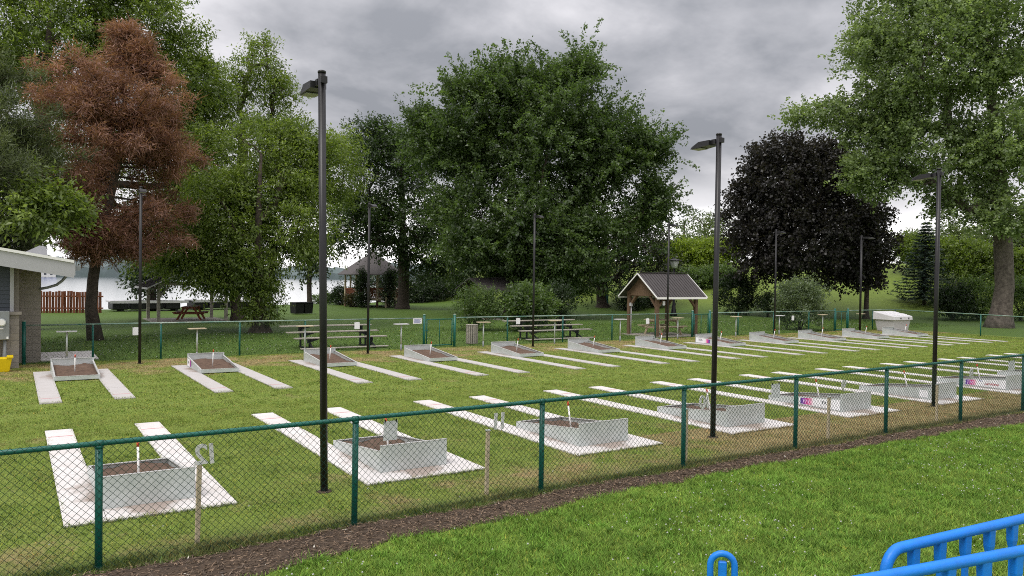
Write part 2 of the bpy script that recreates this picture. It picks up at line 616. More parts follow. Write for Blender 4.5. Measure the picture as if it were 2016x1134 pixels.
# far shore: a low wooded rise across the water
b = MB()
hx = np.linspace(-500, 500, 220)
hh = 7 + 3.5 * np.sin(hx * 0.021) + 2.0 * np.sin(hx * 0.083 + 1) + rng.uniform(0, 3.5, len(hx))
vs, fs = [], []
for i, x in enumerate(hx):
    y = 600 + 0.15 * x
    vs += [(x, y, LAKE_Z - 1), (x, y + 3, LAKE_Z + hh[i] * 0.75), (x, y + 14, LAKE_Z + hh[i]), (x, y + 90, LAKE_Z + hh[i] + 5)]
for i in range(len(hx) - 1):
    for k in range(3):
        fs.append((i * 4 + k, (i + 1) * 4 + k, (i + 1) * 4 + k + 1, i * 4 + k + 1))
b.add(vs, fs)
props(b.build('far_shore', M_HILL), 'low wooded far shore across the lake', 'shore', kind='structure')
for hxx, lab, mm, rr in [(-26, 'white house on the far shore', M_WHITE, M_SHINGLE), (18, 'blue roofed house on the far shore', M_WHITE, M_BLUETXT), (128, 'grey roofed house on the far shore near the water gap', M_PLASTIC, M_SHINGLE)]:
    hy_ = 598 + 0.15 * hxx
    h = empty('lakeside_house', (hxx, hy_, LAKE_Z), label=lab + ' behind the left trees' if 'gap' not in lab else lab, cat='house', group='houses across the lake')
    MB().box(-6, 6, -4, 2, -0.5, 4).build('wall', mm, h)
    r_ = MB()
    r_.add([(-6.5, -4.6, 4), (6.5, -4.6, 4), (6.5, 2.6, 4), (-6.5, 2.6, 4), (-6.5, -1, 6.6), (6.5, -1, 6.6)], [(0, 1, 5, 4), (2, 3, 4, 5), (0, 4, 3), (1, 2, 5), (0, 3, 2, 1)])
    r_.build('roof', rr, h)
    for q in (-3.5, 0, 3.5):
        MB().box(q - 0.7, q + 0.7, -4.08, -3.98, 1.2, 2.8).build('window', M_SIDING, h)

# soil strip along the outside of the near fence
FY = 7.94
b = MB()
sx = np.arange(-4, 24, 0.12)
rows = 9
vs, fs = [], []
e0 = np.interp(sx, [-4, 0, 2, 3, 4.6, 6.8, 10, 12.5, 14.4, 16.1, 24], [6.5, 6.98, 7.1, 7.22, 7.26, 7.45, 7.45, 7.5, 7.38, 7.22, 7.1]) + 0.035 * np.sin(sx * 2.3) + 0.03 * np.sin(sx * 5.7 + 1) + rng.normal(0, 0.03, len(sx))
e1 = 7.86 + 0.05 * np.sin(sx * 1.9 + 2) + rng.normal(0, 0.03, len(sx))
for i, x in enumerate(sx):
    for k in range(rows):
        t = k / (rows - 1)
        y = e0[i] * (1 - t) + e1[i] * t
        edge = min(t, 1 - t)
        vs.append((x, y, gz(x, y) + (0.004 if edge == 0 else 0.012 + rng.uniform(-0.006, 0.014))))
for i in range(len(sx) - 1):
    for k in range(rows - 1):
        fs.append((i * rows + k, (i + 1) * rows + k, (i + 1) * rows + k + 1, i * rows + k + 1))
b.add(vs, fs)
props(b.build('soil_strip', M_MULCH), 'bare brown soil strip along the near fence', 'soil', kind='structure')
# chips and straw bits on it
n = 30000
x = rng.uniform(-2, 21, n)
y = np.interp(x, sx, e0) + rng.uniform(0.0, 1.0, n) * (np.interp(x, sx, e1) - np.interp(x, sx, e0))
P = np.stack([x, y, tz(x, y) + rng.uniform(0.012, 0.03, n)], -1)
a = rng.uniform(0, math.pi, n)
D = np.stack([np.cos(a), np.sin(a), rng.normal(0, 0.25, n)], -1) * rng.uniform(0.012, 0.035, n)[:, None]
W_ = np.stack([-np.sin(a), np.cos(a), rng.normal(0, 0.3, n)], -1) * rng.uniform(0.003, 0.007, n)[:, None]
tn = np.where(rng.random(n)[:, None] < 0.006, np.array([[0.6, 0.56, 0.48]]), np.array([[0.125, 0.086, 0.056]]) * (0.35 + 2.0 * rng.random(n)[:, None] ** 2))
props(quads('soil_crumbs', np.stack([P - D, P + W_, P + D, P - W_], 1), M_NEEDLE, tn), 'brown crumbs and pale chips strewn on the soil strip', 'crumbs', kind='stuff')

# ================================================================== GRASS BLADES AND CLOVER
X0, CS, PADW, STRIP = 0.4524, 3.3175, 1.7372, 0.4027
YN, YNE, YF, YFE = 9.2097, 14.9444, 23.7021, 18.0623


def covered(x, y):
    """True where a pad, strip or pit lies."""
    k = (x - X0) % CS
    n_ = np.floor((x - X0) / CS)
    inl = (k < STRIP) | ((k > PADW - STRIP) & (k < PADW))
    wide = k < PADW
    c = (inl & (y > YN) & (y < YNE)) | (wide & (y > YN) & (y < YN + 2.3))
    c |= (inl & (y < YF) & (y > YFE)) | (wide & (y < YF) & (y > YF - 2.2))
    return c & (n_ >= 0) & (n_ < 12)


PW = [(rng.uniform(2.0, 16.0), rng.uniform(0, 6.28), rng.uniform(0, 6.28)) for _ in range(14)]


def patchy(x, y):
    """Smooth uneven field in 0..1 for clumps of taller or darker turf."""
    a = sum(np.sin(f * (x * math.cos(t) + y * math.sin(t)) + q) / (1 + 0.15 * f) for f, t, q in PW)
    return 1 / (1 + np.exp(-1.1 * a))


def blades(n, x0, x1, y0, y1, h, wd, keep, spread):
    x = rng.uniform(x0, x1, n)
    y = rng.uniform(y0, y1, n)
    k = keep(x, y)
    x, y = x[k], y[k]
    n = len(x)
    z = tz(x, y)
    a = rng.uniform(0, 2 * math.pi, n)
    pt = patchy(x, y)
    hh_ = h * rng.uniform(0.5, 1.25, n) * (0.7 + 0.6 * pt)
    wv = np.stack([np.cos(a), np.sin(a), np.zeros(n)], -1) * (wd * rng.uniform(0.6, 1.3, n))[:, None]
    P = np.stack([x, y, z - 0.004], -1)
    T = P + np.stack([rng.normal(0, spread, n) * hh_, rng.normal(0, spread, n) * hh_, hh_], -1)
    tone = (rng.uniform(0.42, 1.5, n) * (1.12 - 0.20 * pt))[:, None] * np.array([[1, 1, 1]]) * (1 + rng.normal(0, 0.07, (n, 3)))
    dry = rng.random(n) < 0.06
    tone[dry] *= np.array([1.9, 1.25, 1.3])
    return np.stack([P - wv, P + wv, T], 1), tone


def inv(x, y):
    """Keep what could be seen from near the viewpoint."""
    az = np.degrees(np.arctan2(x, y)) - 32.57
    return (az > -41) & (az < 39)


fx = np.interp
e0f = lambda x: np.interp(x, sx, e0)
e1f = lambda x: np.interp(x, sx, e1)
sets = [
    blades(520000, 1.0, 18, 2.2, 7.5, 0.045, 0.0042, lambda x, y: inv(x, y) & (y < e0f(x) + rng.normal(0, 0.04, len(x))) & (np.hypot(x, y) > 4.5), 0.75),
    blades(70000, -3.0, 22, 7.66, 8.1, 0.06, 0.004, lambda x, y: (y > e1f(x) + rng.normal(0, 0.025, len(x))) & inv(x, y), 0.6),
    blades(760000, -2.0, 30, 7.8, 16, 0.026, 0.0042, lambda x, y: inv(x, y) & ~covered(x, y), 0.9),
    blades(340000, -2.0, 42, 16, 26, 0.032, 0.007, lambda x, y: inv(x, y) & ~covered(x, y), 0.9),
    blades(110000, 30.0, 42, 9, 16, 0.028, 0.007, lambda x, y: inv(x, y) & ~covered(x, y), 0.9),
    blades(60000, -1.0, 50, 26, 36, 0.06, 0.012, lambda x, y: inv(x, y), 0.9),
]
def tufts(nc, per, x0, x1, y0, y1, h, keep):
    """Clumps of coarser, taller grass and weeds."""
    cxs, cys = rng.uniform(x0, x1, nc), rng.uniform(y0, y1, nc)
    k = keep(cxs, cys)
    cxs, cys = cxs[k], cys[k]
    r_ = rng.uniform(0.02, 0.09, len(cxs))
    x = np.repeat(cxs, per) + rng.normal(0, 1, len(cxs) * per) * np.repeat(r_, per)
    y = np.repeat(cys, per) + rng.normal(0, 1, len(cxs) * per) * np.repeat(r_, per)
    n = len(x)
    P = np.stack([x, y, tz(x, y) - 0.004], -1)
    a = rng.uniform(0, 2 * math.pi, n)
    wv = np.stack([np.cos(a), np.sin(a), np.zeros(n)], -1) * 0.0055
    hh_ = h * rng.uniform(0.5, 1.2, n)
    T = P + np.stack([rng.normal(0, 0.7, n) * hh_, rng.normal(0, 0.7, n) * hh_, hh_], -1)
    tn = np.repeat(rng.uniform(0.55, 1.3, len(cxs)), per)[:, None] * rng.uniform(0.7, 1.25, n)[:, None] * np.array([[0.85, 1.0, 0.9]])
    return np.stack([P - wv, P + wv, T], 1), tn


sets.append(tufts(2600, 45, 1, 18, 2.5, 7.4, 0.06, lambda x, y: inv(x, y) & (y < e0f(x))))
sets.append(tufts(1500, 22, 0, 28, 8, 22, 0.035, lambda x, y: inv(x, y) & ~covered(x, y)))
V = np.concatenate([s[0] for s in sets])
T_ = np.concatenate([s[1] for s in sets])
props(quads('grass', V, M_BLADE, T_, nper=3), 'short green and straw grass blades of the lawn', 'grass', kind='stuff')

# tufts overhanging the edges of the strips
ed = []
for row in (0, 1):
    for i in range(12):
        xs_ = X0 + CS * i
        for (xx, ya, yb_) in [(xs_, 0, 5.7), (xs_ + STRIP, 2.3, 5.7), (xs_ + PADW - STRIP, 2.3, 5.7), (xs_ + PADW, 0, 5.7)]:
            m_ = 260 if row == 0 else 150
            t = rng.uniform(ya, yb_, m_)
            ed.append(np.stack([xx + rng.normal(0, 0.012, m_), (YN + t) if row == 0 else (YF - t)], -1))
        for yy in ((YN, YNE) if row == 0 else (YFE,)):
            for (a_, b_) in [(0, PADW)] if yy == YN else [(0, STRIP), (PADW - STRIP, PADW)]:
                m_ = int(240 * (b_ - a_))
                t = rng.uniform(a_, b_, m_)
                ed.append(np.stack([xs_ + t, yy + rng.normal(0, 0.014, m_)], -1))
ed = np.concatenate(ed)
k = inv(ed[:, 0], ed[:, 1]) & (np.hypot(ed[:, 0], ed[:, 1]) < 34)
ed = ed[k]
n = len(ed)
P = np.stack([ed[:, 0], ed[:, 1], np.zeros(n)], -1)
a = rng.uniform(0, 2 * math.pi, n)
wv = np.stack([np.cos(a), np.sin(a), np.zeros(n)], -1) * 0.005
hh_ = rng.uniform(0.03, 0.06, n)
T = P + np.stack([rng.normal(0, 0.035, n), rng.normal(0, 0.035, n), hh_], -1)
tn = rng.uniform(0.6, 1.3, n)[:, None] * np.ones((1, 3))
props(quads('edge_grass', np.stack([P - wv, P + wv, T], 1), M_BLADE, tn, nper=3), 'ragged grass overhanging the edges of the concrete strips', 'grass', kind='stuff')

# white clover heads: small crossed diamonds
def clover(n, x0, x1, y0, y1, keep, sz):
    x = rng.uniform(x0, x1, n)
    y = rng.uniform(y0, y1, n)
    patch = np.sin(x * 1.7 + 1.3 * np.sin(y * 1.1)) * np.sin(y * 2.3 + x * 0.6)
    k = keep(x, y) & (rng.random(n) < np.clip(0.15 + 0.9 * patch, 0.04, 1))
    x, y = x[k], y[k]
    return np.stack([x, y, tz(x, y) + rng.uniform(0.03, 0.06, len(x))], -1), np.full(len(x), sz) * rng.uniform(0.5, 1.15, len(x))


c1 = clover(3600, 2, 18, 2.5, 7.2, lambda x, y: inv(x, y) & (y < e0f(x) - 0.08) & (x > 3.5 - 0.3 * y), 0.0085)
c2 = clover(7000, 1, 45, 26.2, 42, lambda x, y: inv(x, y), 0.013)
c3 = clover(60, 0, 12, 8, 9, lambda x, y: inv(x, y) & ~covered(x, y), 0.009)
P = np.concatenate([c1[0], c2[0], c3[0]])
s_ = np.concatenate([c1[1], c2[1], c3[1]])
Q = []
for ax, bx in (((1, 0, 0), (0, 0, 1)), ((0, 1, 0), (0, 0, 1)), ((1, 0, 0), (0, 1, 0))):
    A, B = np.array(ax) * s_[:, None], np.array(bx) * s_[:, None]
    Q.append(np.stack([P - A - B * 0.5, P + A - B * 0.5, P + A * 0.7 + B, P - A * 0.7 + B], 1))
Q = np.concatenate(Q)
props(quads('clover_heads', Q, M_NEEDLE, np.full((len(Q), 3), 0.72) * rng.uniform(0.7, 1.0, (len(Q), 1))), 'tiny white clover flowers scattered in the lawn', 'clover', kind='stuff')

# ================================================================== COURTS
PW2 = PADW / 2


def slab(x0, x1, y0, y1, z1=0.022):
    g_ = 0.004
    return MB().box(x0 + g_, x1 - g_, y0 + g_, y1 - g_, -0.08, z1)


SLABS = []
for x0, x1 in ((-PW2, -PW2 + STRIP), (PW2 - STRIP, PW2)):
    for y0, y1 in ((0, 2.3), (2.3, 3.95), (3.95, 5.69)):
        SLABS.append(slab(x0, x1, y0, y1).mesh('slab', M_CONC))
SLABS_OLD = []
for m_ in SLABS:
    q = m_.copy()
    q.materials[0] = M_CONCOLD
    SLABS_OLD.append(q)
SLAB_BACK = slab(-PW2 + STRIP, PW2 - STRIP, 0, 0.60).mesh('slab', M_CONC)
LINES = [MB().box(x0, x1, 5.05, 5.075, 0.0221, 0.026).mesh('foul_line', M_REDLINE) for x0, x1 in ((-PW2 + 0.03, -PW2 + STRIP - 0.03), (PW2 - STRIP + 0.03, PW2 - 0.03))]

BW = 0.49   # half width of the box
BL = 1.82


def pit_meshes():
    d = {}
    # local: y=0 at the back panel, +y to the court, box walls 0.29 falling to 0.11
    for s, nm in ((-1, 'L'), (1, 'R')):
        x0, x1 = sorted((s * BW, s * (BW - 0.012)))
        b = MB().hexa([(x0, 0.013, 0.02), (x1, 0.013, 0.02), (x1, BL, 0.02), (x0, BL, 0.02)], [(x0, 0.013, 0.29), (x1, 0.013, 0.29), (x1, BL, 0.112), (x0, BL, 0.112)])
        d['side' + nm] = b.mesh('side_panel', M_GALV)
        x0, x1 = sorted((s * (BW + 0.003), s * (BW - 0.034)))
        b = MB().hexa([(x0, 0.016, 0.2905), (x1, 0.016, 0.2905), (x1, BL + 0.002, 0.1125), (x0, BL + 0.002, 0.1125)], [(x0, 0.016, 0.299), (x1, 0.016, 0.299), (x1, BL + 0.002, 0.121), (x0, BL + 0.002, 0.121)])
        d['rim' + nm] = b.mesh('rim', M_GALVRIM)
    d['back'] = MB().box(-BW - 0.004, BW + 0.004, 0, 0.012, 0.02, 0.37).box(-BW - 0.004, -BW + 0.03, 0.0121, 0.03, 0.30, 0.37).box(BW - 0.03, BW + 0.004, 0.0121, 0.03, 0.30, 0.37).mesh('back_panel', M_GALV)
    d['backrim'] = MB().box(-BW - 0.008, BW + 0.008, -0.002, 0.036, 0.3705, 0.379).mesh('rim', M_GALVRIM)
    d['front'] = MB().box(-BW + 0.0125, BW - 0.0125, BL - 0.012, BL, 0.02, 0.112).mesh('front_panel', M_GALV)
    d['frontrim'] = MB().box(-BW + 0.035, BW - 0.035, BL - 0.036, BL + 0.004, 0.1125, 0.1205).mesh('rim', M_GALVRIM)
    sb, tb = MB(), MB()
    lean = math.tan(R(13))
    sb.tube([(0, 0.86, 0.02), (0, 0.86 + 0.46 * lean, 0.48)], 0.0145, 10)
    tb.tube([(0, 0.86 + 0.46 * lean, 0.4801), (0, 0.86 + 0.53 * lean, 0.55)], [0.0155, 0.0145], 10)
    d['stake'], d['tip'] = sb.mesh('stake', M_WHITE), tb.mesh('stake_tip', M_ORANGE)
    return d


PM = pit_meshes()


def clay(seed):
    r = np.random.default_rng(seed)
    nx_, ny_ = 15, 24
    vs, fs = [], []
    ph = r.uniform(0, 6, 6)
    for j in range(ny_):
        for i in range(nx_):
            u, v = i / (nx_ - 1), j / (ny_ - 1)
            x = (u - 0.5) * 2 * (BW - 0.014)
            y = 0.014 + v * (BL - 0.03)
            z = 0.205 - 0.125 * v + 0.02 * math.sin(u * 7 + ph[0]) * math.sin(v * 6 + ph[1]) + 0.012 * math.sin(u * 13 + ph[2] + 4 * v) * math.sin(v * 17 + ph[3]) + r.normal(0, 0.006)
            z -= 0.055 * math.exp(-((u - 0.5) ** 2 * 60 + (v - 0.5) ** 2 * 50))
            z -= 0.025 * (abs(u - 0.5) * 2) ** 6
            z = min(z, 0.285 - 0.178 * v - 0.012)
            vs.append((x, y, max(z, 0.03)))
    for j in range(ny_ - 1):
        for i in range(nx_ - 1):
            fs.append((j * nx_ + i, j * nx_ + i + 1, (j + 1) * nx_ + i + 1, (j + 1) * nx_ + i))
    b = MB().add(vs, fs, True)
    return b.mesh('clay', M_SOIL)


CLAYS = [clay(k) for k in range(5)]


def court_end(i, far):
    xc = X0 + CS * i + PW2
    y0 = YF if far else YN
    rz = math.pi if far else 0.0
    where = ('in far row, %s from the grey building' if far else 'in near row, %s from the left') % ORD[i]
    wk = empty('walkway', (xc, y0, 0), rz)
    wk['label'] = ('pale concrete strips ' + where)
    wk['kind'] = 'structure'
    for m_ in (SLABS_OLD if far else SLABS):
        link('slab', m_, wk)
    if not far:
        link('slab', SLAB_BACK, wk)
    for m_ in LINES:
        link('foul_line', m_, wk)
    if not far and i > 7:
        return
    off = 0.34 if far else 0.45
    extra = {(0, 0): ', with bare back panel', }.get((far, i), '')
    lab = 'galvanised horseshoe pit of clay ' + where
    rj = math.radians(random.uniform(-0.5, 0.5))
    p = empty('horseshoe_pit', (xc + random.uniform(-.008, .008), y0 + (-off if far else off), 0.003), rz + rj, lab, 'horseshoe pit', 'horseshoe pits in two facing rows')
    for k_, nm in (('sideL', 'side_panel'), ('sideR', 'side_panel'), ('back', 'back_panel'), ('front', 'front_panel')):
        o = link(nm, PM[k_], p)
        rk = {'sideL': 'rimL', 'sideR': 'rimR', 'back': 'backrim', 'front': 'frontrim'}[k_]
        link('rim', PM[rk], o)
    link('clay', CLAYS[(i * 2 + (3 if far else 0)) % 5], p)
    st = link('stake', PM['stake'], p)
    link('stake_tip', PM['tip'], st)
    return p


near_pits = [court_end(i, False) for i in range(10)]
far_pits = [court_end(i, True) for i in range(12)]


def side_banner(pit, s, y0, y1, z0, z1, block=None, words=()):
    """Printed sheet screwed to a side panel (s = -1 left / +1 right, in the pit's own frame)."""
    x = s * (BW + 0.0035)
    ta, tb_ = (0.281 - 0.0978 * y0), (0.281 - 0.0978 * y1)
    b = MB()
    xa, xb = sorted((x, x + s * 0.003))
    b.hexa([(xa, y0, z0), (xb, y0, z0), (xb, y1, z0), (xa, y1, z0)], [(xa, y0, min(z1, ta)), (xb, y0, min(z1, ta)), (xb, y1, min(z1, tb_)), (xa, y1, min(z1, tb_))])
    o = b.build('banner', M_PAPER, pit)
    o['label'] = 'white sponsor banner on the side panel'
    xo = x + s * 0.0045
    if block:
        ya, yb_ = block
        zt = lambda y: min(z1 - 0.012, 0.281 - 0.0978 * y - 0.008)
        xa, xb = sorted((x + s * 0.0032, x + s * 0.0044))
        b = MB().hexa([(xa, ya, z0 + 0.012), (xb, ya, z0 + 0.012), (xb, yb_, z0 + 0.012), (xa, yb_, z0 + 0.012)], [(xa, ya, zt(ya)), (xb, ya, zt(ya)), (xb, yb_, zt(yb_)), (xa, yb_, zt(yb_))])
        b.build('printed_block', M_FADE, o)
    for txt, yc, zc_, size, mm, sh in words:
        me_ = text_mesh(txt, size, 0.001, 'lettering', mm, sh)
        t = link('lettering', me_, o)
        # read from outside the panel
        t.rotation_euler = (R(90), 0, R(90) if s > 0 else R(-90))
        t.location = (x + s * 0.0055, yc, zc_)


# near row: sheets on the left-hand sides (seen from the viewpoint)
side_banner(near_pits[4], -1, 0.03, 1.02, 0.045, 0.26, (0.66, 0.98), [('FM', 0.84, 0.075, 0.13, M_LILAC, 0.0), ('FXT', 0.37, 0.115, 0.095, M_BLACKTXT, 0.0)])
side_banner(near_pits[6], -1, 0.03, 1.02, 0.045, 0.26, (0.72, 1.0), [('FM', 0.88, 0.07, 0.13, M_LILAC, 0.0), ('candiana', 0.37, 0.10, 0.10, M_REDTXT, 0.35), ('Pro', 0.62, 0.165, 0.06, M_BLUETXT, 0.0)])
side_banner(near_pits[5], -1, 0.10, 0.30, 0.06, 0.22)
side_banner(far_pits[1], 1, 0.03, 0.42, 0.045, 0.25, (0.36, 0.55), [('RO', 0.20, 0.12, 0.09, M_BLACKTXT, 0.0)])
side_banner(far_pits[7], 1, 0.03, 0.60, 0.045, 0.25, (0.56, 0.80), [('KIA', 0.30, 0.115, 0.14, M_BLACKTXT, -0.1)])

#@@FENCES
# ================================================================== FENCES


def wire_net(A, B, zb0, zt0, zb1, zt1, pitch, rad, name, parent):
    """Woven diamond wire between two posts: interlocked zig-zag wires, A to B in plan."""
    A, B = np.array(A, float), np.array(B, float)
    Ln = np.hypot(*(B - A))
    d = (B - A) / Ln
    nw = max(1, int(round(Ln / pitch)))
    p = Ln / nw
    hgt = ((zt0 - zb0) + (zt1 - zb1)) / 2
    ns = max(2, int(round(hgt / p)))
    segs = []
    i = np.arange(nw)[:, None]
    j = np.arange(ns + 1)[None, :]
    u = (i + 0.5) * p + np.where((j + i) % 2 == 0, -0.5 * p, 0.5 * p)
    frac = u / Ln
    zb = zb0 + (zb1 - zb0) * frac
    zt = zt0 + (zt1 - zt0) * frac
    z = zb + (zt - zb) * (j / ns)
    off = np.where((j + i) % 2 == 0, -1, 1) * rad * 0.8
    Px = A[0] + d[0] * u - d[1] * off
    Py = A[1] + d[1] * u + d[0] * off
    P = np.stack([Px, Py, z], -1)          # nw, ns+1, 3
    # triangular wire section
    nrm = np.array([-d[1], d[0], 0])
    tng = np.array([d[0], d[1], 0])
    offs = [nrm * rad, -nrm * rad * 0.5 + tng * rad * 0.87, -nrm * rad * 0.5 - tng * rad * 0.87]
    V = np.stack([P + o for o in offs], 2)  # nw, ns+1, 3sides, 3
    nv = nw * (ns + 1) * 3
    idx_ = np.arange(nv).reshape(nw, ns + 1, 3)
    Fq = []
    for k in range(3):
        k2 = (k + 1) % 3
        Fq.append(np.stack([idx_[:, :-1, k], idx_[:, :-1, k2], idx_[:, 1:, k2], idx_[:, 1:, k]], -1).reshape(-1, 4))
    Fq = np.concatenate(Fq)
    me = bpy.data.meshes.new(name)
    me.vertices.add(nv)
    me.vertices.foreach_set('co', V.astype(np.float32).ravel())
    me.loops.add(len(Fq) * 4)
    me.loops.foreach_set('vertex_index', Fq.astype(np.int32).ravel())
    me.polygons.add(len(Fq))
    me.polygons.foreach_set('loop_start', np.arange(0, len(Fq) * 4, 4, dtype=np.int32))
    me.materials.append(M_WIRE)
    me.update()
    o = link(name, me, parent)
    o['kind'] = 'stuff'
    return o


def post(parent, x, y, z0, z1, r, name='post', capm=None, lean=(0, 0)):
    b = MB().tube([(x, y, z0), (x + lean[0], y + lean[1], z1)], r, 12)
    o = b.build(name, M_GREEN, parent)
    MB().tube([(x + lean[0], y + lean[1], z1 + .0005), (x + lean[0], y + lean[1], z1 + 0.02), (x + lean[0], y + lean[1], z1 + 0.032)], [r * 1.12, r * 1.1, r * 0.5], 12).build('post_cap', capm or M_GREEN, o)
    return o


# near fence
FP = [0.6679 + 2.4353 * k for k in range(-1, 9)]
railz = lambda x: 1.095 + 0.0052 * x
nf = empty('chain_link_fence', (0, 0, 0), 0, 'green chain link fence nearest the viewer beside the brown soil strip', 'fence', 'chain link fences around the courts')
for x in FP:
    post(nf, x, FY, -0.15, railz(x) - 0.045, 0.033, lean=(random.uniform(-.008, .008), 0))
b = MB().tube([(x, FY, railz(x) - 0.004) for x in FP], 0.0245, 12)
b.build('top_rail', M_GREEN, nf)
for x in FP:
    MB().tube([(x - 0.035, FY, railz(x) - 0.0045), (x + 0.035, FY, railz(x) - 0.0035)], 0.031, 12).build('rail_sleeve', M_GREEN, nf)
for a_, c_ in zip(FP[:-1], FP[1:]):
    wire_net((a_, FY - 0.037), (c_, FY - 0.037), gz(a_, FY) + 0.02, railz(a_) + 0.035, gz(c_, FY) + 0.02, railz(c_) + 0.035, 0.0715 / 2, 0.0031, 'wire_mesh', nf)

# far fence (four pieces between gates) and end fence
FFY = 25.9
RH = 1.10


def far_run(xs, label, ends=(False, False)):
    f = empty('chain_link_fence', (0, 0, 0), 0, label, 'fence', 'chain link fences around the courts')
    for i, x in enumerate(xs):
        end = (i == 0 and ends[0]) or (i == len(xs) - 1 and ends[1])
        post(f, x, FFY, -0.15, RH + 0.11 if end else RH - 0.03, 0.05 if end else 0.03, capm=M_RAILFAR)
    MB().tube([(xs[0], FFY, RH), (xs[-1], FFY, RH)], 0.022, 10).build('top_rail', M_RAILFAR, f)
    for a_, c_ in zip(xs[:-1], xs[1:]):
        wire_net((a_, FFY - 0.033), (c_, FFY - 0.033), 0.02, RH + 0.01, 0.02, RH + 0.01, 0.045, 0.0022, 'wire_mesh', f)
    return f


def gate(x0, x1, label):
    g_ = empty('gate', ((x0 + x1) / 2, FFY, 0), 0, label, 'gate', 'gates in the far fence')
    h = (x1 - x0) / 2 - 0.11
    fr = MB().tube([(-h, 0, 0.07), (-h, 0, RH - 0.02)], 0.022, 8).tube([(h, 0, 0.07), (h, 0, RH - 0.02)], 0.022, 8).tube([(-h, 0, RH - 0.05), (h, 0, RH - 0.05)], 0.02, 8).tube([(-h, 0, 0.09), (h, 0, 0.09)], 0.02, 8).tube([(0, 0, 0.09), (0, 0, RH - 0.05)], 0.015, 8)
    fr.build('gate_frame', M_GREEN, g_)
    wire_net((-h, 0.02), (h, 0.02), 0.09, RH - 0.05, 0.09, RH - 0.05, 0.045, 0.0022, 'wire_mesh', g_)
    for z in (0.22, RH - 0.25):
        MB().tube([(h, 0, z), (h + 0.08, 0, z + 0.01)], 0.018, 8).build('hinge', M_GREEN, g_)
    MB().box(-h - 0.09, -h + 0.05, -0.03, 0.03, 0.62, 0.66).build('latch', M_GREEN, g_)


P1 = [at_y(px, 640, FFY).x for px in (47, 183, 317, 472, 601)] + [10.6] + [at_y(835, 640, FFY).x]
P2 = [at_y(px, 640, FFY).x for px in (895, 999, 1108, 1205, 1290, 1363)]
P3 = [at_y(px, 640, FFY).x for px in (1397, 1453)] + [32.1] + [at_y(px, 640, FFY).x for px in (1592, 1643)]
P4 = [at_y(1669, 640, FFY).x, 40.44, 42.6]
far_run(P1, 'far chain link fence run from the grey building to the first gate', (True, True))
far_run(P2, 'far chain link fence run with the slatted bin and timber shelter behind it', (True, True))
far_run(P3, 'far chain link fence run in front of the large round grey green shrub', (True, True))
far_run(P4, 'short far chain link fence run behind the pale grey chest', (True, False))
gate(P1[-1], P2[0], 'green gate between two thick posts left of the slatted bin')
gate(P2[-1], P3[0], 'narrow green gate in front of the timber shelter right post')
gate(P3[-1], P4[0], 'narrow green gate left of the pale grey chest')
ef = empty('chain_link_fence', (0, 0, 0), 0, 'end chain link fence running right past the cottonwood trunk', 'fence', 'chain link fences around the courts')
EP = [(42.6, 25.9), (41.9, 23.2), (41.2, 20.5), (40.5, 17.8), (39.8, 15.1)]
for i, (x, y) in enumerate(EP):
    if i:
        post(ef, x, y, -0.15, RH - 0.03, 0.03, capm=M_RAILFAR)
MB().tube([(x, y, RH) for x, y in EP], 0.022, 10).build('top_rail', M_RAILFAR, ef)
for a_, c_ in zip(EP[:-1], EP[1:]):
    wire_net(a_, c_, 0.02, RH, 0.02, RH, 0.045, 0.0022, 'wire_mesh', ef)

# ------------------------------------------------------------------ notices, numbers, stakes
NOTE_G = 'paper notices hung on the fences'


def notice(x, y, z, w_, h_, label, ry=0.0, blue=False):
    o = empty('paper_notice', (x, y, z), 0, label, 'notice', NOTE_G)
    s = MB().box(-w_ / 2, w_ / 2, -0.002, 0.002, -h_ / 2, h_ / 2).build('sheet', M_PAPER, o)
    o.rotation_euler = (R(random.uniform(-3, 3)), ry, 0)
    for q in (-1, 1):
        MB().box(q * w_ * 0.4 - 0.006, q * w_ * 0.4 + 0.006, -0.006, 0.006, h_ / 2 - 0.012, h_ / 2 + 0.02).build('clip', M_BLACK, o)
    if blue:
        for k in range(4):
            MB().box(-w_ * 0.38, w_ * (0.38 - 0.1 * (k % 2)), -0.0035, -0.0022, h_ * 0.28 - k * h_ * 0.19, h_ * 0.36 - k * h_ * 0.19).build('text_line', M_BLUETXT, s)
    return o


notice(3.52, FY + 0.02, 0.94, 0.165, 0.215, 'white paper notice on near fence above the second near pit')
notice(9.95, FY + 0.02, 0.95, 0.20, 0.22, 'white paper notice on near fence left of the fifth near pit')
notice(17.25, FY + 0.02, 0.98, 0.26, 0.21, 'white paper notice on near fence at the right picture edge')
for px, py, lb in [(268, 652, 'white paper notice beside the far lamp pole nearest the grey building'), (703, 641, 'white paper notice in front of the left bleacher'), (1020, 632, 'white paper notice left of the right bleacher'),
                   (1275, 632, 'white paper notice in front of the timber shelter table'), (1561, 626, 'white paper notice in front of the large round shrub')]:
    p = at_y(px, py, FFY - 0.07)
    notice(p.x, p.y, p.z, 0.19, 0.24, lb)
p = at_y(822, 632, FFY - 0.07)
notice(p.x, p.y, p.z, 0.36, 0.2, 'small white sign with blue lettering beside the gate post', blue=True)

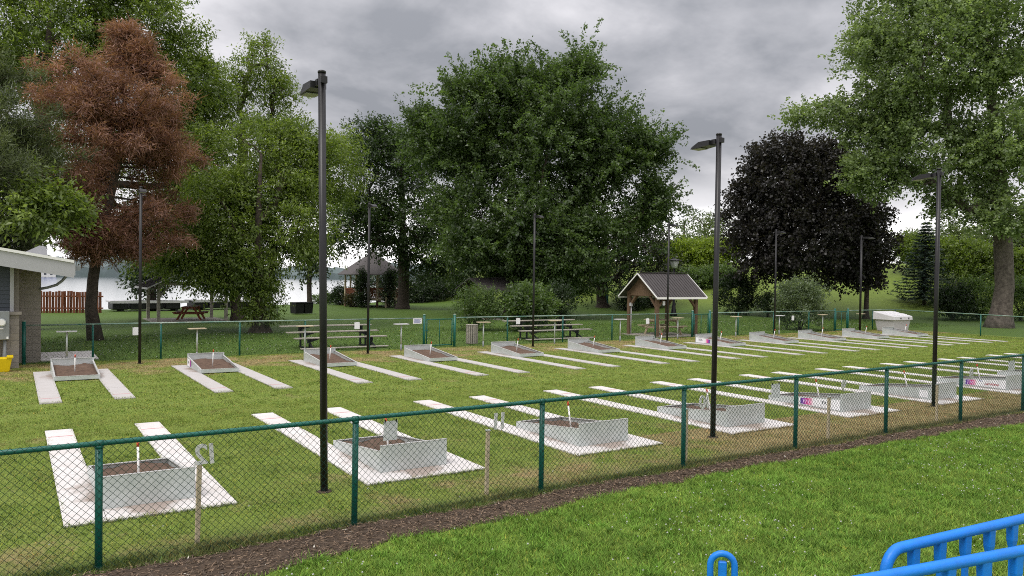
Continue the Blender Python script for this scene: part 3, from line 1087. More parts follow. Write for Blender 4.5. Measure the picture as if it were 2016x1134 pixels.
for k, (txt, x, z, tilt) in enumerate([('12', 1.60, 0.80, 4), ('11', 4.93, 0.83, -3), ('10', 8.42, 0.80, 2), ('9', 11.66, 0.83, -8), ('8', 15.72, 0.80, 3)]):
    o = empty('number_sign', (x, FY + 0.03, z), math.pi, 'white cut-out court number %s on near fence, seen from behind' % {'12': 'twelve', '11': 'eleven', '10': 'ten', '9': 'nine', '8': 'eight'}[txt], 'number', 'court numbers on the near fence')
    wdt = 0.098
    for j, ch in enumerate(txt):
        me_ = text_mesh(ch, 0.27, 0.012, 'digit', M_WHITE, bold=0.006)
        t = link('digit', me_, o)
        t.rotation_euler = (R(90), R(tilt), 0)
        t.location = ((j - (len(txt) - 1) / 2) * wdt, 0, 0)
    MB().tube([(0, 0.0, 0.10), (0, 0.05, 0.13)], 0.003, 5).build('wire_tie', M_WIRE, o)

for k, (x, y, h, lb) in enumerate([(1.56, 8.2, 0.76, 'pale wooden stake behind near fence by the first near pit'), (4.92, 8.22, 0.76, 'pale wooden stake behind near fence by the second near pit'),
                                   (8.28, 8.2, 0.76, 'pale wooden stake hidden by the fence post at the third near pit'), (11.60, 8.2, 0.70, 'pale wooden stake in front of the printed banner pit'), (15.0, 8.24, 0.70, 'pale wooden stake just right of the third near lamp pole')]):
    o = empty('wooden_stake', (x, y, 0), R(random.uniform(-12, 12)), lb, 'stake', 'wooden stakes behind the near fence')
    q = random.uniform(-0.015, 0.02)
    bevel(MB().hexa([(-.022, -.02, -.1), (.022, -.02, -.1), (.022, .02, -.1), (-.022, .02, -.1)], [(-.022 + q, -.02, h), (.022 + q, -.02, h), (.022 + q, .02, h), (-.022 + q, .02, h)]).build('shaft', M_LUMBER, o), 0.004, 1)
    MB().box(-.03 + q, .03 + q, -.023, .023, h + .0005, h + .012).build('bracket', M_GALV, o)

# scorers' posts with a small board along the far fence
SPX = [1.30, 4.78, 8.15, 11.58, 14.97, 18.26, 21.64, 25.04, 28.75, 31.93, 35.28, 38.6]
tb_ = MB().box(-0.25, 0.25, -0.13, 0.13, 0.925, 0.95).mesh('board', M_LUMBER)
tb2_ = MB().box(-0.25, 0.25, -0.13, 0.13, 0.925, 0.95).mesh('board', M_PLASTICTOP)
tp_ = MB().tube([(0, 0, 0.22), (0, 0, 0.924)], 0.026, 10).mesh('post', M_GALV)
ts_ = MB().tube([(0, 0, -0.1), (0, 0, 0.2195)], 0.03, 10).mesh('post_sleeve', M_STEELGREY)
for k, x in enumerate(SPX):
    o = empty('score_post', (x, 25.38 + random.uniform(-.05, .05), 0), R(random.uniform(-8, 8)), 'grey post with small flat board by far fence, %s from the grey building' % ORD[k], 'score post', 'score posts along the far fence')
    link('board', tb_ if k % 3 else tb2_, o)
    link('post', tp_, o)
    link('post_sleeve', ts_, o)

# ================================================================== LAMP POLES
head_m, lens_m, cap_m = MB(), MB(), MB()
# head along +y from the pole: bracket, wedge-nosed housing, lens below
bracket_m = MB().box(-0.045, 0.045, 0.04, 0.13, 4.94, 5.02).mesh('bracket', M_POLE)
plate_m = MB().box(-0.04, 0.04, -0.085, -0.04, 4.95, 5.03).mesh('sensor_box', M_POLE)
hv = [(-.10, .131, 4.925), (.10, .131, 4.925), (.10, .131, 5.01), (-.10, .131, 5.01),
      (-.115, .40, 4.905), (.115, .40, 4.905), (.115, .36, 5.005), (-.115, .36, 5.005),
      (-.10, .56, 4.905), (.10, .56, 4.905), (.085, .54, 4.945), (-.085, .54, 4.945)]
head_m.add(hv, [(0, 3, 2, 1), (0, 1, 5, 4), (1, 2, 6, 5), (2, 3, 7, 6), (3, 0, 4, 7), (4, 5, 9, 8), (5, 6, 10, 9), (6, 7, 11, 10), (7, 4, 8, 11), (8, 9, 10, 11)])
head_me = head_m.mesh('lamp_head', M_POLE)
lens_me = MB().box(-.085, .085, .33, .535, 4.895, 4.9045).mesh('lens', M_LENS)
pole_me = MB().tube([(0, 0, -0.1), (0, 0, 5.08)], 0.045, 16).mesh('shaft', M_POLE)
cap_me = MB().tube([(0, 0, 5.0805), (0, 0, 5.105), (0, 0, 5.115)], [0.05, 0.05, 0.03], 16).mesh('pole_cap', M_POLE)
base_me = MB().tube([(0, 0, 0.0), (0, 0, 0.012)], [0.10, 0.07], 12).mesh('soil_collar', M_MULCH)


def lamp_pole(x, y, far, label, lean=(0, 0), s=1.0, turn=0.0):
    o = empty('lamp_pole', (x, y, 0.0), (math.pi if far else 0) + turn, label, 'lamp pole', 'lamp poles along both rows of pits')
    o.rotation_euler = (R(lean[0]), R(lean[1]), (math.pi if far else 0) + turn)
    o.scale = (s, s, 1)
    link('shaft', pole_me, o)
    link('pole_cap', cap_me, o)
    link('bracket', bracket_m, o)
    link('sensor_box', plate_m, o)
    h = link('lamp_head', head_me, o)
    link('lens', lens_me, h)
    link('soil_collar', base_me, o)


for k, (x, lab, ln) in enumerate([(3.22, 'dark lamp pole between the first and second near pits', (0, -0.95)), (9.96, 'dark lamp pole beside the fourth near pit', (0, 0.25)), (16.70, 'dark lamp pole at the sixth near pit, right side', (0, 0.2))]):
    lamp_pole(x, 9.24, False, lab, ln)
for k, px in enumerate((275, 724, 1049, 1313, 1524, 1692)):
    x = at_y(px, 690, 24.75).x
    lamp_pole(x, 24.75, True, 'dark lamp pole behind the far pits, %s from the grey building' % ORD[k], (0, 0), 1.25 if k == 5 else 0.9)

#@@FURN
# ================================================================== BLEACHERS, BIN, CHEST, SHELTERS


def bleacher(x, y, label, L2=1.72):
    o = empty('bleacher', (x, y, 0), R(random.uniform(-1, 1)), label, 'bleacher', 'small bleachers behind the far fence')
    rows_ = [(0.0, 0.42, 0.0), (0.5, 0.60, -0.12), (1.0, 0.79, -0.2)]
    for yy, z, dx in rows_:
        bevel(MB().box(-L2 + dx, L2 + dx, yy - 0.14, yy + 0.14, z - 0.04, z).build('seat_plank', M_OLDWOOD, o), 0.006, 1)
    bevel(MB().box(-L2 + 0.1, L2 - 0.1, -0.5, -0.28, 0.05, 0.085).build('foot_plank', M_OLDWOOD, o), 0.006, 1)
    for fx_ in (-1.18, 1.12):
        b = MB()
        b.bar((fx_, -0.45, 0.03), (fx_, 1.1, 0.03), 0.05, 0.05)
        for yy, z, dx in rows_:
            b.bar((fx_, yy, 0.03), (fx_, yy, z - 0.041), 0.06, 0.06, (0, 1, 0))
        b.bar((fx_, -0.4, 0.06), (fx_, 1.12, 0.70), 0.05, 0.05)
        b.build('support_frame', M_BLACK, o)
        for yy, z, dx in rows_:
            t = MB()
            xs2 = fx_ - 0.03
            sgn = 1 if fx_ < 0 else -1
            t.add([(fx_ - sgn * 0.08, yy - .03, z - .042), (fx_ + sgn * 0.42, yy - .03, z - .042), (fx_ - sgn * 0.08, yy - .03, z - .19), (fx_ - sgn * 0.08, yy + .03, z - .042), (fx_ + sgn * 0.42, yy + .03, z - .042), (fx_ - sgn * 0.08, yy + .03, z - .19)],
                  [(0, 1, 2), (3, 5, 4), (0, 3, 4, 1), (1, 4, 5, 2), (2, 5, 3, 0)])
            t.build('gusset', M_BLACK, o)
    return o


bleacher((at_y(583, 663, 27.0).x + at_y(757, 660, 27.0).x) / 2, 27.0, 'three tier bleacher behind far fence, left of the gate')
bleacher((at_y(1028, 655, 27.3).x + at_y(1158, 650, 27.3).x) / 2, 27.3, 'three tier bleacher behind far fence, in front of the round bushes', 1.85)

# slatted litter bin
p = at_y(929, 660, 26.75)
o = empty('litter_bin', (p.x, 26.75, 0), 0.2, 'slatted wooden litter bin behind the far fence beside the gate', 'litter bin')
MB().tube([(0, 0, 0.05), (0, 0, 0.70)], 0.20, 20).build('liner', M_BLACK, o)
for k in range(16):
    a = 2 * math.pi * k / 16
    b = MB()
    c_, s_n = math.cos(a), math.sin(a)
    t_ = Vector((-s_n, c_, 0)) * 0.035
    n_ = Vector((c_, s_n, 0))
    q0, q1 = n_ * 0.215, n_ * 0.235
    vb = [q0 - t_, q1 - t_, q1 + t_, q0 + t_]
    b.hexa([v + Vector((0, 0, 0.03)) for v in vb], [v + Vector((0, 0, 0.74)) for v in vb])
    b.build('slat', M_OLDWOOD, o)
MB().tube([(0, 0, 0.741), (0, 0, 0.765)], 0.24, 24).build('lid_rim', M_OLDWOOD, o)

# grit chest
p = at_y(1757, 650, 24.75)
o = empty('grit_chest', (p.x, 24.75, 0), R(-2), 'pale grey plastic grit chest with overhanging lid behind last far pit', 'chest')
bw, bd = 0.66, 0.48
bevel(MB().hexa([(-bw, -bd, 0.0), (bw, -bd, 0.0), (bw, bd, 0.0), (-bw, bd, 0.0)], [(-bw - .1, -bd - .08, 0.62), (bw + .1, -bd - .08, 0.62), (bw + .1, bd + .08, 0.62), (-bw - .1, bd + .08, 0.62)]).build('body', M_PLASTIC, o), 0.04, 2)
lid = bevel(MB().hexa([(-bw - .17, -bd - .16, 0.621), (bw + .17, -bd - .16, 0.621), (bw + .17, bd + .16, 0.621), (-bw - .17, bd + .16, 0.621)], [(-bw - .16, -bd - .14, 0.84), (bw + .16, -bd - .14, 0.84), (bw + .16, bd + .14, 1.07), (-bw - .16, bd + .14, 1.07)]).build('lid', M_PLASTICTOP, o), 0.03, 2)
for k in range(4):
    for j in range(2):
        xx = -0.54 + k * 0.36
        yy = -0.27 + j * 0.46
        zz = 0.955 + yy * 0.18
        bevel(MB().hexa([(xx - .14, yy - .17, zz - .035), (xx + .14, yy - .17, zz - .035), (xx + .14, yy + .17, zz + .025), (xx - .14, yy + .17, zz + .025)], [(xx - .11, yy - .14, zz + .02), (xx + .11, yy - .14, zz + .02), (xx + .11, yy + .14, zz + .07), (xx - .11, yy + .14, zz + .07)]).build('lid_rib', M_PLASTICTOP, lid), 0.015, 2)
for q in (-0.25, 0.45):
    MB().tube([(q, -bd - .165, 0.73), (q, -bd - .175, 0.73)], 0.045, 10).build('latch', M_BLACK, lid)


def picnic_table(loc, rz, label, m_, s=1.0):
    o = empty('picnic_table', loc, rz, label, 'picnic table', 'picnic tables under the shelters')
    o.scale = (s, s, s)
    for k in range(5):
        bevel(MB().box(-0.9, 0.9, -0.36 + k * 0.146, -0.36 + k * 0.146 + 0.138, 0.70, 0.74).build('tabletop_plank', m_, o), 0.005, 1)
    for q in (-1, 1):
        for j in range(2):
            y_ = q * (0.62 + j * 0.135)
            bevel(MB().box(-0.9, 0.9, y_ - 0.063, y_ + 0.063, 0.41, 0.45).build('bench_plank', m_, o), 0.005, 1)
    for xx in (-0.62, 0.62):
        MB().box(xx - 0.02, xx + 0.02, -0.80, 0.80, 0.32, 0.409).build('bench_beam', m_, o)
        MB().box(xx - 0.02, xx + 0.02, -0.36, 0.36, 0.62, 0.699).build('table_beam', m_, o)
        for q in (-1, 1):
            MB().bar((xx + 0.041, q * 0.62, 0.0), (xx + 0.041, q * 0.24, 0.70), 0.04, 0.11, (0, 1, 0)).build('leg', m_, o)
    return o


def shelter(x0, x1, y0, y1, hp, hr, label, slab_=True, timber=M_BROWN, over=0.42, along_x=True, z0=0.0, trim=M_WHITE, nrib=18, gable=True):
    """Open timber shelter, ridge along X: posts, knee braces, beams, ribbed metal roof."""
    o = empty('picnic_shelter', ((x0 + x1) / 2, (y0 + y1) / 2, z0), 0 if along_x else R(90), label, 'shelter', 'open timber shelters')
    hx_, hy_ = (x1 - x0) / 2, (y1 - y0) / 2
    if slab_:
        MB().box(-hx_ - .25, hx_ + .25, -hy_ - .25, hy_ + .25, -0.1, 0.035).build('floor_slab', M_OLDWOOD, o)
    for sx_ in (-1, 1):
        for sy_ in (-1, 1):
            px_, py_ = sx_ * hx_, sy_ * hy_
            bevel(MB().box(px_ - .08, px_ + .08, py_ - .08, py_ + .08, 0.0, hp).build('post', timber, o), 0.008, 1)
            MB().bar((px_ - sx_ * .06, py_, hp - .55), (px_ - sx_ * .55, py_, hp - .03), 0.09, 0.09).build('knee_brace', timber, o)
            MB().bar((px_, py_ - sy_ * .06, hp - .55), (px_, py_ - sy_ * .5, hp - .03), 0.09, 0.09).build('knee_brace', timber, o)
    for sy_ in (-1, 1):
        MB().box(-hx_ - .12, hx_ + .12, sy_ * hy_ - .06, sy_ * hy_ + .06, hp + .001, hp + .16).build('beam', timber, o)
    for sx_ in (-1, 1):
        MB().box(sx_ * hx_ - .05, sx_ * hx_ + .05, -hy_ + .0605, hy_ - .0605, hp + .003, hp + .14).build('beam', timber, o)
    slope = (hr - hp - .16) / (hy_ + .06)
    if gable:
        for sx_ in (-1, 1):
            nb = 12
            for k in range(nb):
                ya = -hy_ + .005 + k * (2 * hy_ - .01) / nb
                yb_ = ya + (2 * hy_ - .01) / nb - 0.006
                za, zb_ = [hp + .165 + (hy_ - abs(v)) * slope - .04 for v in (ya, yb_)]
                xa, xb = sorted((sx_ * (hx_ + .051), sx_ * (hx_ + .075)))
                MB().hexa([(xa, ya, hp - .06), (xb, ya, hp - .06), (xb, yb_, hp - .06), (xa, yb_, hp - .06)], [(xa, ya, za), (xb, ya, za), (xb, yb_, zb_), (xa, yb_, zb_)]).build('gable_board', timber, o)
    ey = hy_ + over
    ez = hp + .165 - slope * over
    ex = hx_ + over
    for sy_ in (-1, 1):
        wdt = 2 * ex / nrib
        for k in range(nrib):
            xa, xb = -ex + k * wdt, -ex + (k + 1) * wdt - 0.002
            b = MB()
            ya, yb_ = 0.0, sy_ * ey
            dz = 0.03
            b.hexa([(xa, ya, hr), (xb, ya, hr), (xb, yb_, ez), (xa, yb_, ez)], [(xa, ya, hr + dz), (xb, ya, hr + dz), (xb, yb_, ez + dz), (xa, yb_, ez + dz)])
            b.hexa([(xa, ya, hr + dz), (xa + .025, ya, hr + dz), (xa + .025, yb_, ez + dz), (xa, yb_, ez + dz)], [(xa + .004, ya, hr + dz + .03), (xa + .021, ya, hr + dz + .03), (xa + .021, yb_, ez + dz + .03), (xa + .004, yb_, ez + dz + .03)])
            b.build('roof_panel', M_ROOF, o)
        MB().box(-ex, ex, min(sy_ * (ey + .002), sy_ * (ey + .024)), max(sy_ * (ey + .002), sy_ * (ey + .024)), ez - .06, ez + .035).build('eave_trim', trim, o)
        for sx_ in (-1, 1):
            xx = sx_ * (ex + .014)
            MB().bar((xx, 0, hr + .005), (xx, sy_ * (ey + .03), ez + .002), 0.024, 0.055).build('gable_trim', trim, o)
    MB().box(-ex, ex, -.05, .05, hr + .062, hr + .085).build('ridge_cap', M_ROOF, o)
    return o


FLx, FLy = 25.1, 28.03
shelter(24.75, 27.2, 26.45, 28.35, 1.93, 2.90, 'brown timber shelter with charcoal ribbed roof behind the far fence', over=0.36)
picnic_table((26.0, 27.4, 0.036), R(0), 'pale new wood picnic table under the ribbed roof shelter', M_LUMBER, 0.97)
o = empty('power_outlet', (24.82, 28.2, 0), 0, 'small grey outlet box on a conduit at the shelter post', 'outlet')
MB().tube([(-0.08, 0, 0.0), (-0.08, 0, 1.36)], 0.022, 8).build('conduit', M_PLASTIC, o)
MB().box(-.15, -.03, -.05, .05, 1.361, 1.52).build('box', M_PLASTIC, o)
p = at_y(1308, 597, 26.33)
notice(p.x, 26.36, p.z, 0.15, 0.2, 'white paper notice pinned to the timber shelter near post')

# left shelter by the lake with a table, half hidden by leaves
shelter(6.3, 10.0, 44.6, 48.0, 1.95, 3.0, 'open shelter with grey ribbed roof by the lake at left', timber=M_OLDWOOD, over=0.6, along_x=False, trim=M_PLASTIC, nrib=14, gable=False)
picnic_table((8.4, 46.4, 0.036), R(70), 'brown picnic table under the open lakeside shelter', M_CEDAR)

# cedar board fence by the lake
o = empty('board_fence', (0, 0, 0), 0, 'reddish brown vertical board fence near the lake at far left', 'fence')
A_, B_ = Vector((1.35, 57.1, 0)), Vector((4.9, 56.2, 0))
nb = 22
for k in range(nb):
    t = k / nb
    p = A_.lerp(B_, t)
    off = 0.05 if k % 2 else -0.05
    hh1 = 1.36 + random.uniform(-.04, .04)
    b = MB().box(-.072, .072, -.012, .012, 0.0, hh1)
    q = b.build('board', M_CEDAR, o)
    q.location = (p.x, p.y + off, gz(p.x, p.y))
    q.rotation_euler = (0, R(random.uniform(-1.2, 1.2)), math.atan2(B_.y - A_.y, B_.x - A_.x))
for z in (0.3, 1.05):
    MB().bar(A_ + Vector((0, 0, z)), B_ + Vector((0, 0, z)), 0.04, 0.09).build('fence_rail', M_CEDAR, o)

# floating dock sections hauled out on the shore
def dock(xc, yc, Ln, rz, label):
    o = empty('dock_section', (xc, yc, gz(xc, yc)), rz, label, 'dock', 'dock sections stored on the shore')
    for k in range(int(Ln / 0.5)):
        xx = -Ln / 2 + k * 0.5
        MB().box(xx + .01, xx + .49, -0.9, 0.9, 0.62, 0.70).build('deck_plank', M_PLASTIC, o)
    MB().box(-Ln / 2, Ln / 2, -0.94, -0.905, 0.55, 0.72).build('fascia', M_PLASTIC, o)
    for k in range(int(Ln / 1.1)):
        xx = -Ln / 2 + 0.15 + k * 1.1
        bevel(MB().box(xx, xx + 0.95, -0.85, 0.85, 0.12, 0.615).build('float', M_BLACK, o), 0.06, 2)
    for q in (-0.35, 0.35):
        MB().tube([(q * Ln, -0.8, 0.11), (q * Ln, 0.8, 0.11)], 0.11, 12).build('roller', M_BLACK, o)


dock(7.8, 58.6, 4.9, R(4), 'black and grey dock section on the shore, nearer the board fence')
dock(13.3, 60.0, 5.4, R(8), 'black and grey dock section on the shore, right of the lakeside shelter')
o = empty('stone_lantern', (7.6, 62.0, LAKE_Z), 0, 'small stone lantern at the lake edge left of the shelter', 'lantern')
MB().box(-.45, .45, -.45, .45, -0.2, 0.75).build('base', M_BLOCK, o)
MB().tube([(0, 0, .751), (0, 0, 1.25)], [.3, .26], 8).build('shaft', M_BLOCK, o)
MB().tube([(0, 0, 1.251), (0, 0, 1.5), (0, 0, 1.75)], [.32, .4, .05], 8).build('cap', M_SHINGLE, o)

# black bins
o = empty('black_bin', (16.2, 51.3, 0), R(18), 'low black double bin on the lawn before the lake gap', 'bin')
for q in (-1, 1):
    bevel(MB().hexa([(q * .36 - .31, -.3, 0.05), (q * .36 + .31, -.3, 0.05), (q * .36 + .31, .3, 0.05), (q * .36 - .31, .3, 0.05)], [(q * .36 - .34, -.34, .72), (q * .36 + .34, -.34, .72), (q * .36 + .34, .34, .72), (q * .36 - .34, .34, .72)]).build('bin_body', M_BLACK, o), 0.02, 1)
    bevel(MB().box(q * .36 - .345, q * .36 + .345, -.36, .36, .721, .80).build('lid', M_BLACK, o), 0.02, 1)

# gazebo
gp = at_d(733, 603, 68)
o = empty('gazebo', (gp.x, gp.y, 0), R(10), 'octagonal cedar gazebo with grey shingle roof and steps among the trees', 'gazebo')
RG = 2.3
ov = [(math.cos(math.pi / 8 + k * math.pi / 4), math.sin(math.pi / 8 + k * math.pi / 4)) for k in range(8)]
MB().add([(x * RG * 1.06, y * RG * 1.06, .55) for x, y in ov] + [(x * RG * 1.06, y * RG * 1.06, .68) for x, y in ov], [tuple(range(7, -1, -1)), tuple(range(8, 16))] + [(k, (k + 1) % 8, (k + 1) % 8 + 8, k + 8) for k in range(8)]).build('deck', M_LUMBER, o)
for k, (x, y) in enumerate(ov):
    MB().box(x * RG - .07, x * RG + .07, y * RG - .07, y * RG + .07, .0, .549).build('pier', M_BROWN, o)
    MB().box(x * RG - .06, x * RG + .06, y * RG - .06, y * RG + .06, .681, 2.75).build('post', M_LUMBER, o)
    x2, y2 = ov[(k + 1) % 8]
    if k != 5:
        r_ = MB()
        for z in (.78, 1.5):
            r_.bar((x * RG, y * RG, z), (x2 * RG, y2 * RG, z), 0.06, 0.07)
        r_.build('railing', M_CEDAR, o)
        for j in range(1, 12):
            t = j / 12
            q = MB().box(-.03, .03, -.015, .015, .80, 1.47).build('baluster', M_CEDAR, o)
            q.location = ((x * (1 - t) + x2 * t) * RG, (y * (1 - t) + y2 * t) * RG, 0)
            q.rotation_euler = (0, 0, math.atan2(y2 - y, x2 - x))
    MB().bar((x * RG, y * RG, 2.82), (x2 * RG, y2 * RG, 2.82), 0.1, 0.14).build('beam', M_LUMBER, o)
    RR = RG * 1.28
    MB().add([(x * RR, y * RR, 2.72), (x2 * RR, y2 * RR, 2.72), (0, 0, 4.7), (x * RR, y * RR, 2.66), (x2 * RR, y2 * RR, 2.66)], [(0, 1, 2), (3, 4, 1, 0)]).build('roof_panel', M_SHINGLE, o)
MB().tube([(0, 0, 4.68), (0, 0, 5.1)], [.1, .03], 8).build('finial', M_LUMBER, o)
ang = math.pi / 8 + 5.5 * math.pi / 4
dx_, dy_ = math.cos(ang), math.sin(ang)
for j in range(4):
    rr_ = RG * 0.99 + 0.28 * j
    q = MB().box(-.75, .75, -.15, .15, 0, .04).build('step', M_OLDWOOD, o)
    q.location = (dx_ * rr_, dy_ * rr_, .48 - j * .14)
    q.rotation_euler = (0, 0, ang - math.pi / 2)
for s in (-1, 1):
    tx, ty = -dy_ * s * .8, dx_ * s * .8
    MB().bar((dx_ * RG + tx, dy_ * RG + ty, 1.45), (dx_ * (RG + 1.0) + tx, dy_ * (RG + 1.0) + ty, .85), .06, .08).build('stair_rail', M_LUMBER, o)
    q = MB().box(-.06, .06, -.06, .06, 0, .9).build('newel', M_LUMBER, o)
    q.location = (dx_ * (RG + 1.0) + tx, dy_ * (RG + 1.0) + ty, 0)

# dark pavilion roof glimpsed behind the round bushes
pp = at_d(985, 600, 50)
shelter(pp.x - 1.8, pp.x + 1.8, pp.y - 1.3, pp.y + 1.3, 1.85, 2.55, 'dark roofed shelter in deep shade behind the round bushes', timber=M_BROWN, over=0.5, trim=M_ROOF, nrib=12, gable=False)

# park lamps
pp = at_d(1193, 609, 66)
g0 = gz(pp.x, pp.y)
o = empty('park_lamp', (pp.x, pp.y, g0), 0, 'tall slender dark green lamp post with flared base under the maple', 'park lamp', 'park lamps')
MB().tube([(0, 0, 0), (0, 0, .12), (0, 0, .3), (0, 0, 1.5), (0, 0, 1.7)], [.32, .3, .2, .17, .09], 12).build('base', M_GREEN, o)
MB().tube([(0, 0, 1.7), (0, 0, 5.9)], [.075, .05], 10).build('shaft', M_POLE, o)
MB().tube([(0, 0, 5.9), (0, 0, 6.0), (0, 0, 6.4), (0, 0, 6.5)], [.08, .16, .24, .05], 8).build('lantern', M_GLASS, o)
pp = at_d(1327, 560, 58)
g0 = gz(pp.x, pp.y)
o = empty('park_lamp', (pp.x, pp.y, g0), 0, 'dark park lamp with pale lantern head above the timber shelter roof', 'park lamp', 'park lamps')
zt = at_d(1325, 527, 58).z - g0
MB().tube([(0, 0, 0), (0, 0, .3), (0, 0, .9), (0, 0, zt - .05)], [.3, .2, .1, .08], 10).build('shaft', M_POLE, o)
MB().tube([(0, 0, zt - .05), (0, 0, zt), (0, 0, zt + .5)], [.1, .2, .34], 8).build('lantern', M_GLASS, o)
MB().tube([(0, 0, zt + .501), (0, 0, zt + .54), (0, 0, zt + .66)], [.52, .5, .08], 8).build('lamp_cap', M_POLE, o)

# ================================================================== GREY BUILDING AT THE LEFT EDGE
bd = empty('service_building', (0, 0, 0), 0, 'grey service building with block walls and sloping roof at left edge', 'building')
WX, WY = 0.16, 25.0            # near right corner of the front wall
WGX, WGY = 0.70, 26.35         # end of the wing wall


def block_wall(x0, x1, yf, z0, z1, depth, dirx=True, name='wall'):
    """Core plus individual blocks standing 6 mm proud on the front (-Y) face."""
    MB().box(x0 + .003, x1 - .003, yf, yf + depth, z0, z1).build('wall', M_MORTAR, bd)
    hblk, wblk = 0.2, 0.4
    r_ = 0
    z = z0
    while z < z1 - 0.02:
        zt_ = min(z + hblk, z1)
        x = x1 - (wblk / 2 if r_ % 2 else wblk)
        xe = x1
        while xe > x0 + 0.02:
            xa = max(x, x0)
            if xe - xa > 0.03:
                MB().box(xa + .004, xe - .004, yf - .007, yf + .02, z + .004, zt_ - .004).build('block', M_BLOCK, bd)
            xe = x
            x -= wblk
        z = zt_
        r_ += 1


block_wall(-3.0, WX, WY, -0.05, 1.45, 0.35)
MB().box(-3.0, WX + .05, WY - .09, WY + .12, 1.451, 1.53).build('ledge', M_BLOCK, bd)
block_wall(WX - 0.1, WGX, WGY, -0.05, 2.75, 3.5)
for k in range(12):
    z = 1.531 + k * 0.115
    zt_ = z + 0.113
    MB().hexa([(-3.0, WY + .09, z), (-.06, WY + .09, z), (-.06, WY + .16, z), (-3.0, WY + .16, z)], [(-3.0, WY + .11, zt_), (-.06, WY + .11, zt_), (-.06, WY + .16, zt_), (-3.0, WY + .16, zt_)]).build('siding_board', M_SIDING, bd)
MB().box(-3.0, -.06, WY + .161, WY + .6, 1.4, 3.2).build('wall', M_SIDING, bd)
MB().box(-.059, .03, WY + .07, WY + .2, 1.531, 2.86).build('corner_trim', M_GREYPAINT, bd)
# side return between the two faces
MB().box(.0301, WX - .01, WY + .36, WGY - .01, -0.05, 2.72).build('wall', M_BLOCK, bd)
# roof: one slope falling to the right, deep fascia towards the viewer
eL, eR = at_y(-40, 489, 24.4), at_y(146, 521, 24.4)
sl = (eL.z - eR.z) / (eR.x - eL.x)
xl = -4.0
zl = eR.z + (eR.x - xl) * sl
xr = eR.x
for nm, y0_, y1_, t0, t1, m_ in [('roof', 24.44, 31.0, -0.02, 0.10, M_GREYPAINT), ('fascia', 24.40, 24.439, -0.36, 0.045, M_GREYPAINT), ('roof_edge', 24.36, 24.4395, 0.046, 0.12, M_WHITE), ('soffit', 24.441, 30.9, -0.10, -0.03, M_STEELGREY)]:
    MB().hexa([(xl, y0_, zl + t0), (xr, y0_, eR.z + t0), (xr, y1_, eR.z + t0), (xl, y1_, zl + t0)], [(xl, y0_, zl + t1), (xr, y0_, eR.z + t1), (xr, y1_, eR.z + t1), (xl, y1_, zl + t1)]).build(nm, m_, bd)
MB().box(xr + .001, xr + .03, 24.4, 31.0, eR.z - .30, eR.z + .05).build('eave_board', M_GREYPAINT, bd)
MB().hexa([(xr + .031, 24.5, eR.z - .16), (xr + .15, 24.5, eR.z - .16), (xr + .15, 31, eR.z - .16), (xr + .031, 31, eR.z - .16)], [(xr + .031, 24.5, eR.z - .02), (xr + .17, 24.5, eR.z - .02), (xr + .17, 31, eR.z - .02), (xr + .031, 31, eR.z - .02)]).build('gutter', M_STEELGREY, bd)
MB().tube([(1.42, 26.3, eR.z - 0.06), (1.40, 26.3, eR.z - 0.22), (1.22, 26.3, 2.36), (1.08, 26.3, 2.24), (0.85, 26.3, 2.16), (0.66, 26.32, 2.12)], 0.04, 10).build('downspout', M_STEELGREY, bd)
# roof vent hood
vx = 0.55
vz = eR.z + (xr - vx) * sl + .1
v_ = MB()
v_.add([(-.55 + vx, 25.4, vz - .08), (.28 + vx, 25.4, vz - .08), (.28 + vx, 26.0, vz - .08), (-.55 + vx, 26.0, vz - .08), (.08 + vx, 25.4, vz + .27), (.24 + vx, 25.4, vz + .24), (.24 + vx, 26.0, vz + .24), (.08 + vx, 26.0, vz + .27)], [(0, 3, 2, 1), (0, 1, 5, 4), (1, 2, 6, 5), (2, 3, 7, 6), (3, 0, 4, 7), (4, 5, 6, 7)])
v_.build('vent_hood', M_GREYPAINT, bd)
# meter cabinet with dial and conduits
mc = empty('meter_cabinet', (-0.30, 24.72, 0), 0, 'grey electric meter cabinet with round dial on the block wall', 'meter')
bevel(MB().box(-.5, .235, -.0, .26, .80, 1.56).build('cabinet', M_STEELGREY, mc), 0.012, 2)
MB().tube([(.06, -.001, 1.26), (.06, -.055, 1.26)], [.105, .10], 20).build('dial_rim', M_GALV, mc)
MB().tube([(.06, -.0555, 1.26), (.06, -.075, 1.26)], [.085, .075], 20).build('dial', M_WHITE, mc)
MB().box(.02, .10, -.008, -.0005, 1.08, 1.12).build('label_plate', M_PAPER, mc)
MB().box(.17, .215, -.006, -.0005, .82, .88).build('label_plate', M_PAPER, mc)
for q in (-.03, .13):
    MB().tube([(q, .13, .0), (q, .13, .42), (q, .13, .44), (q, .13, .799)], [.052, .052, .042, .042], 10).build('conduit', M_STEELGREY, mc)
o = empty('salt_tub', (-.42, 24.35, 0), 0, 'bright yellow plastic tub on the grass at left edge', 'tub')
bevel(MB().hexa([(-.3, -.2, 0.0), (.36, -.2, 0.0), (.36, .2, 0.0), (-.3, .2, 0.0)], [(-.36, -.24, .36), (.42, -.24, .36), (.42, .24, .36), (-.36, .24, .36)]).build('body', M_YELLOW, o), 0.015, 2)
MB().box(.30, .445, -.26, .26, .361, .40).build('rim', M_YELLOW, o)
ps = MB().box(WGX + .01, 2.2, 26.55, 29.2, -.1, 0.03)
props(ps.build('patio', M_CONC), 'small concrete patio beside the grey building', 'patio', kind='structure')

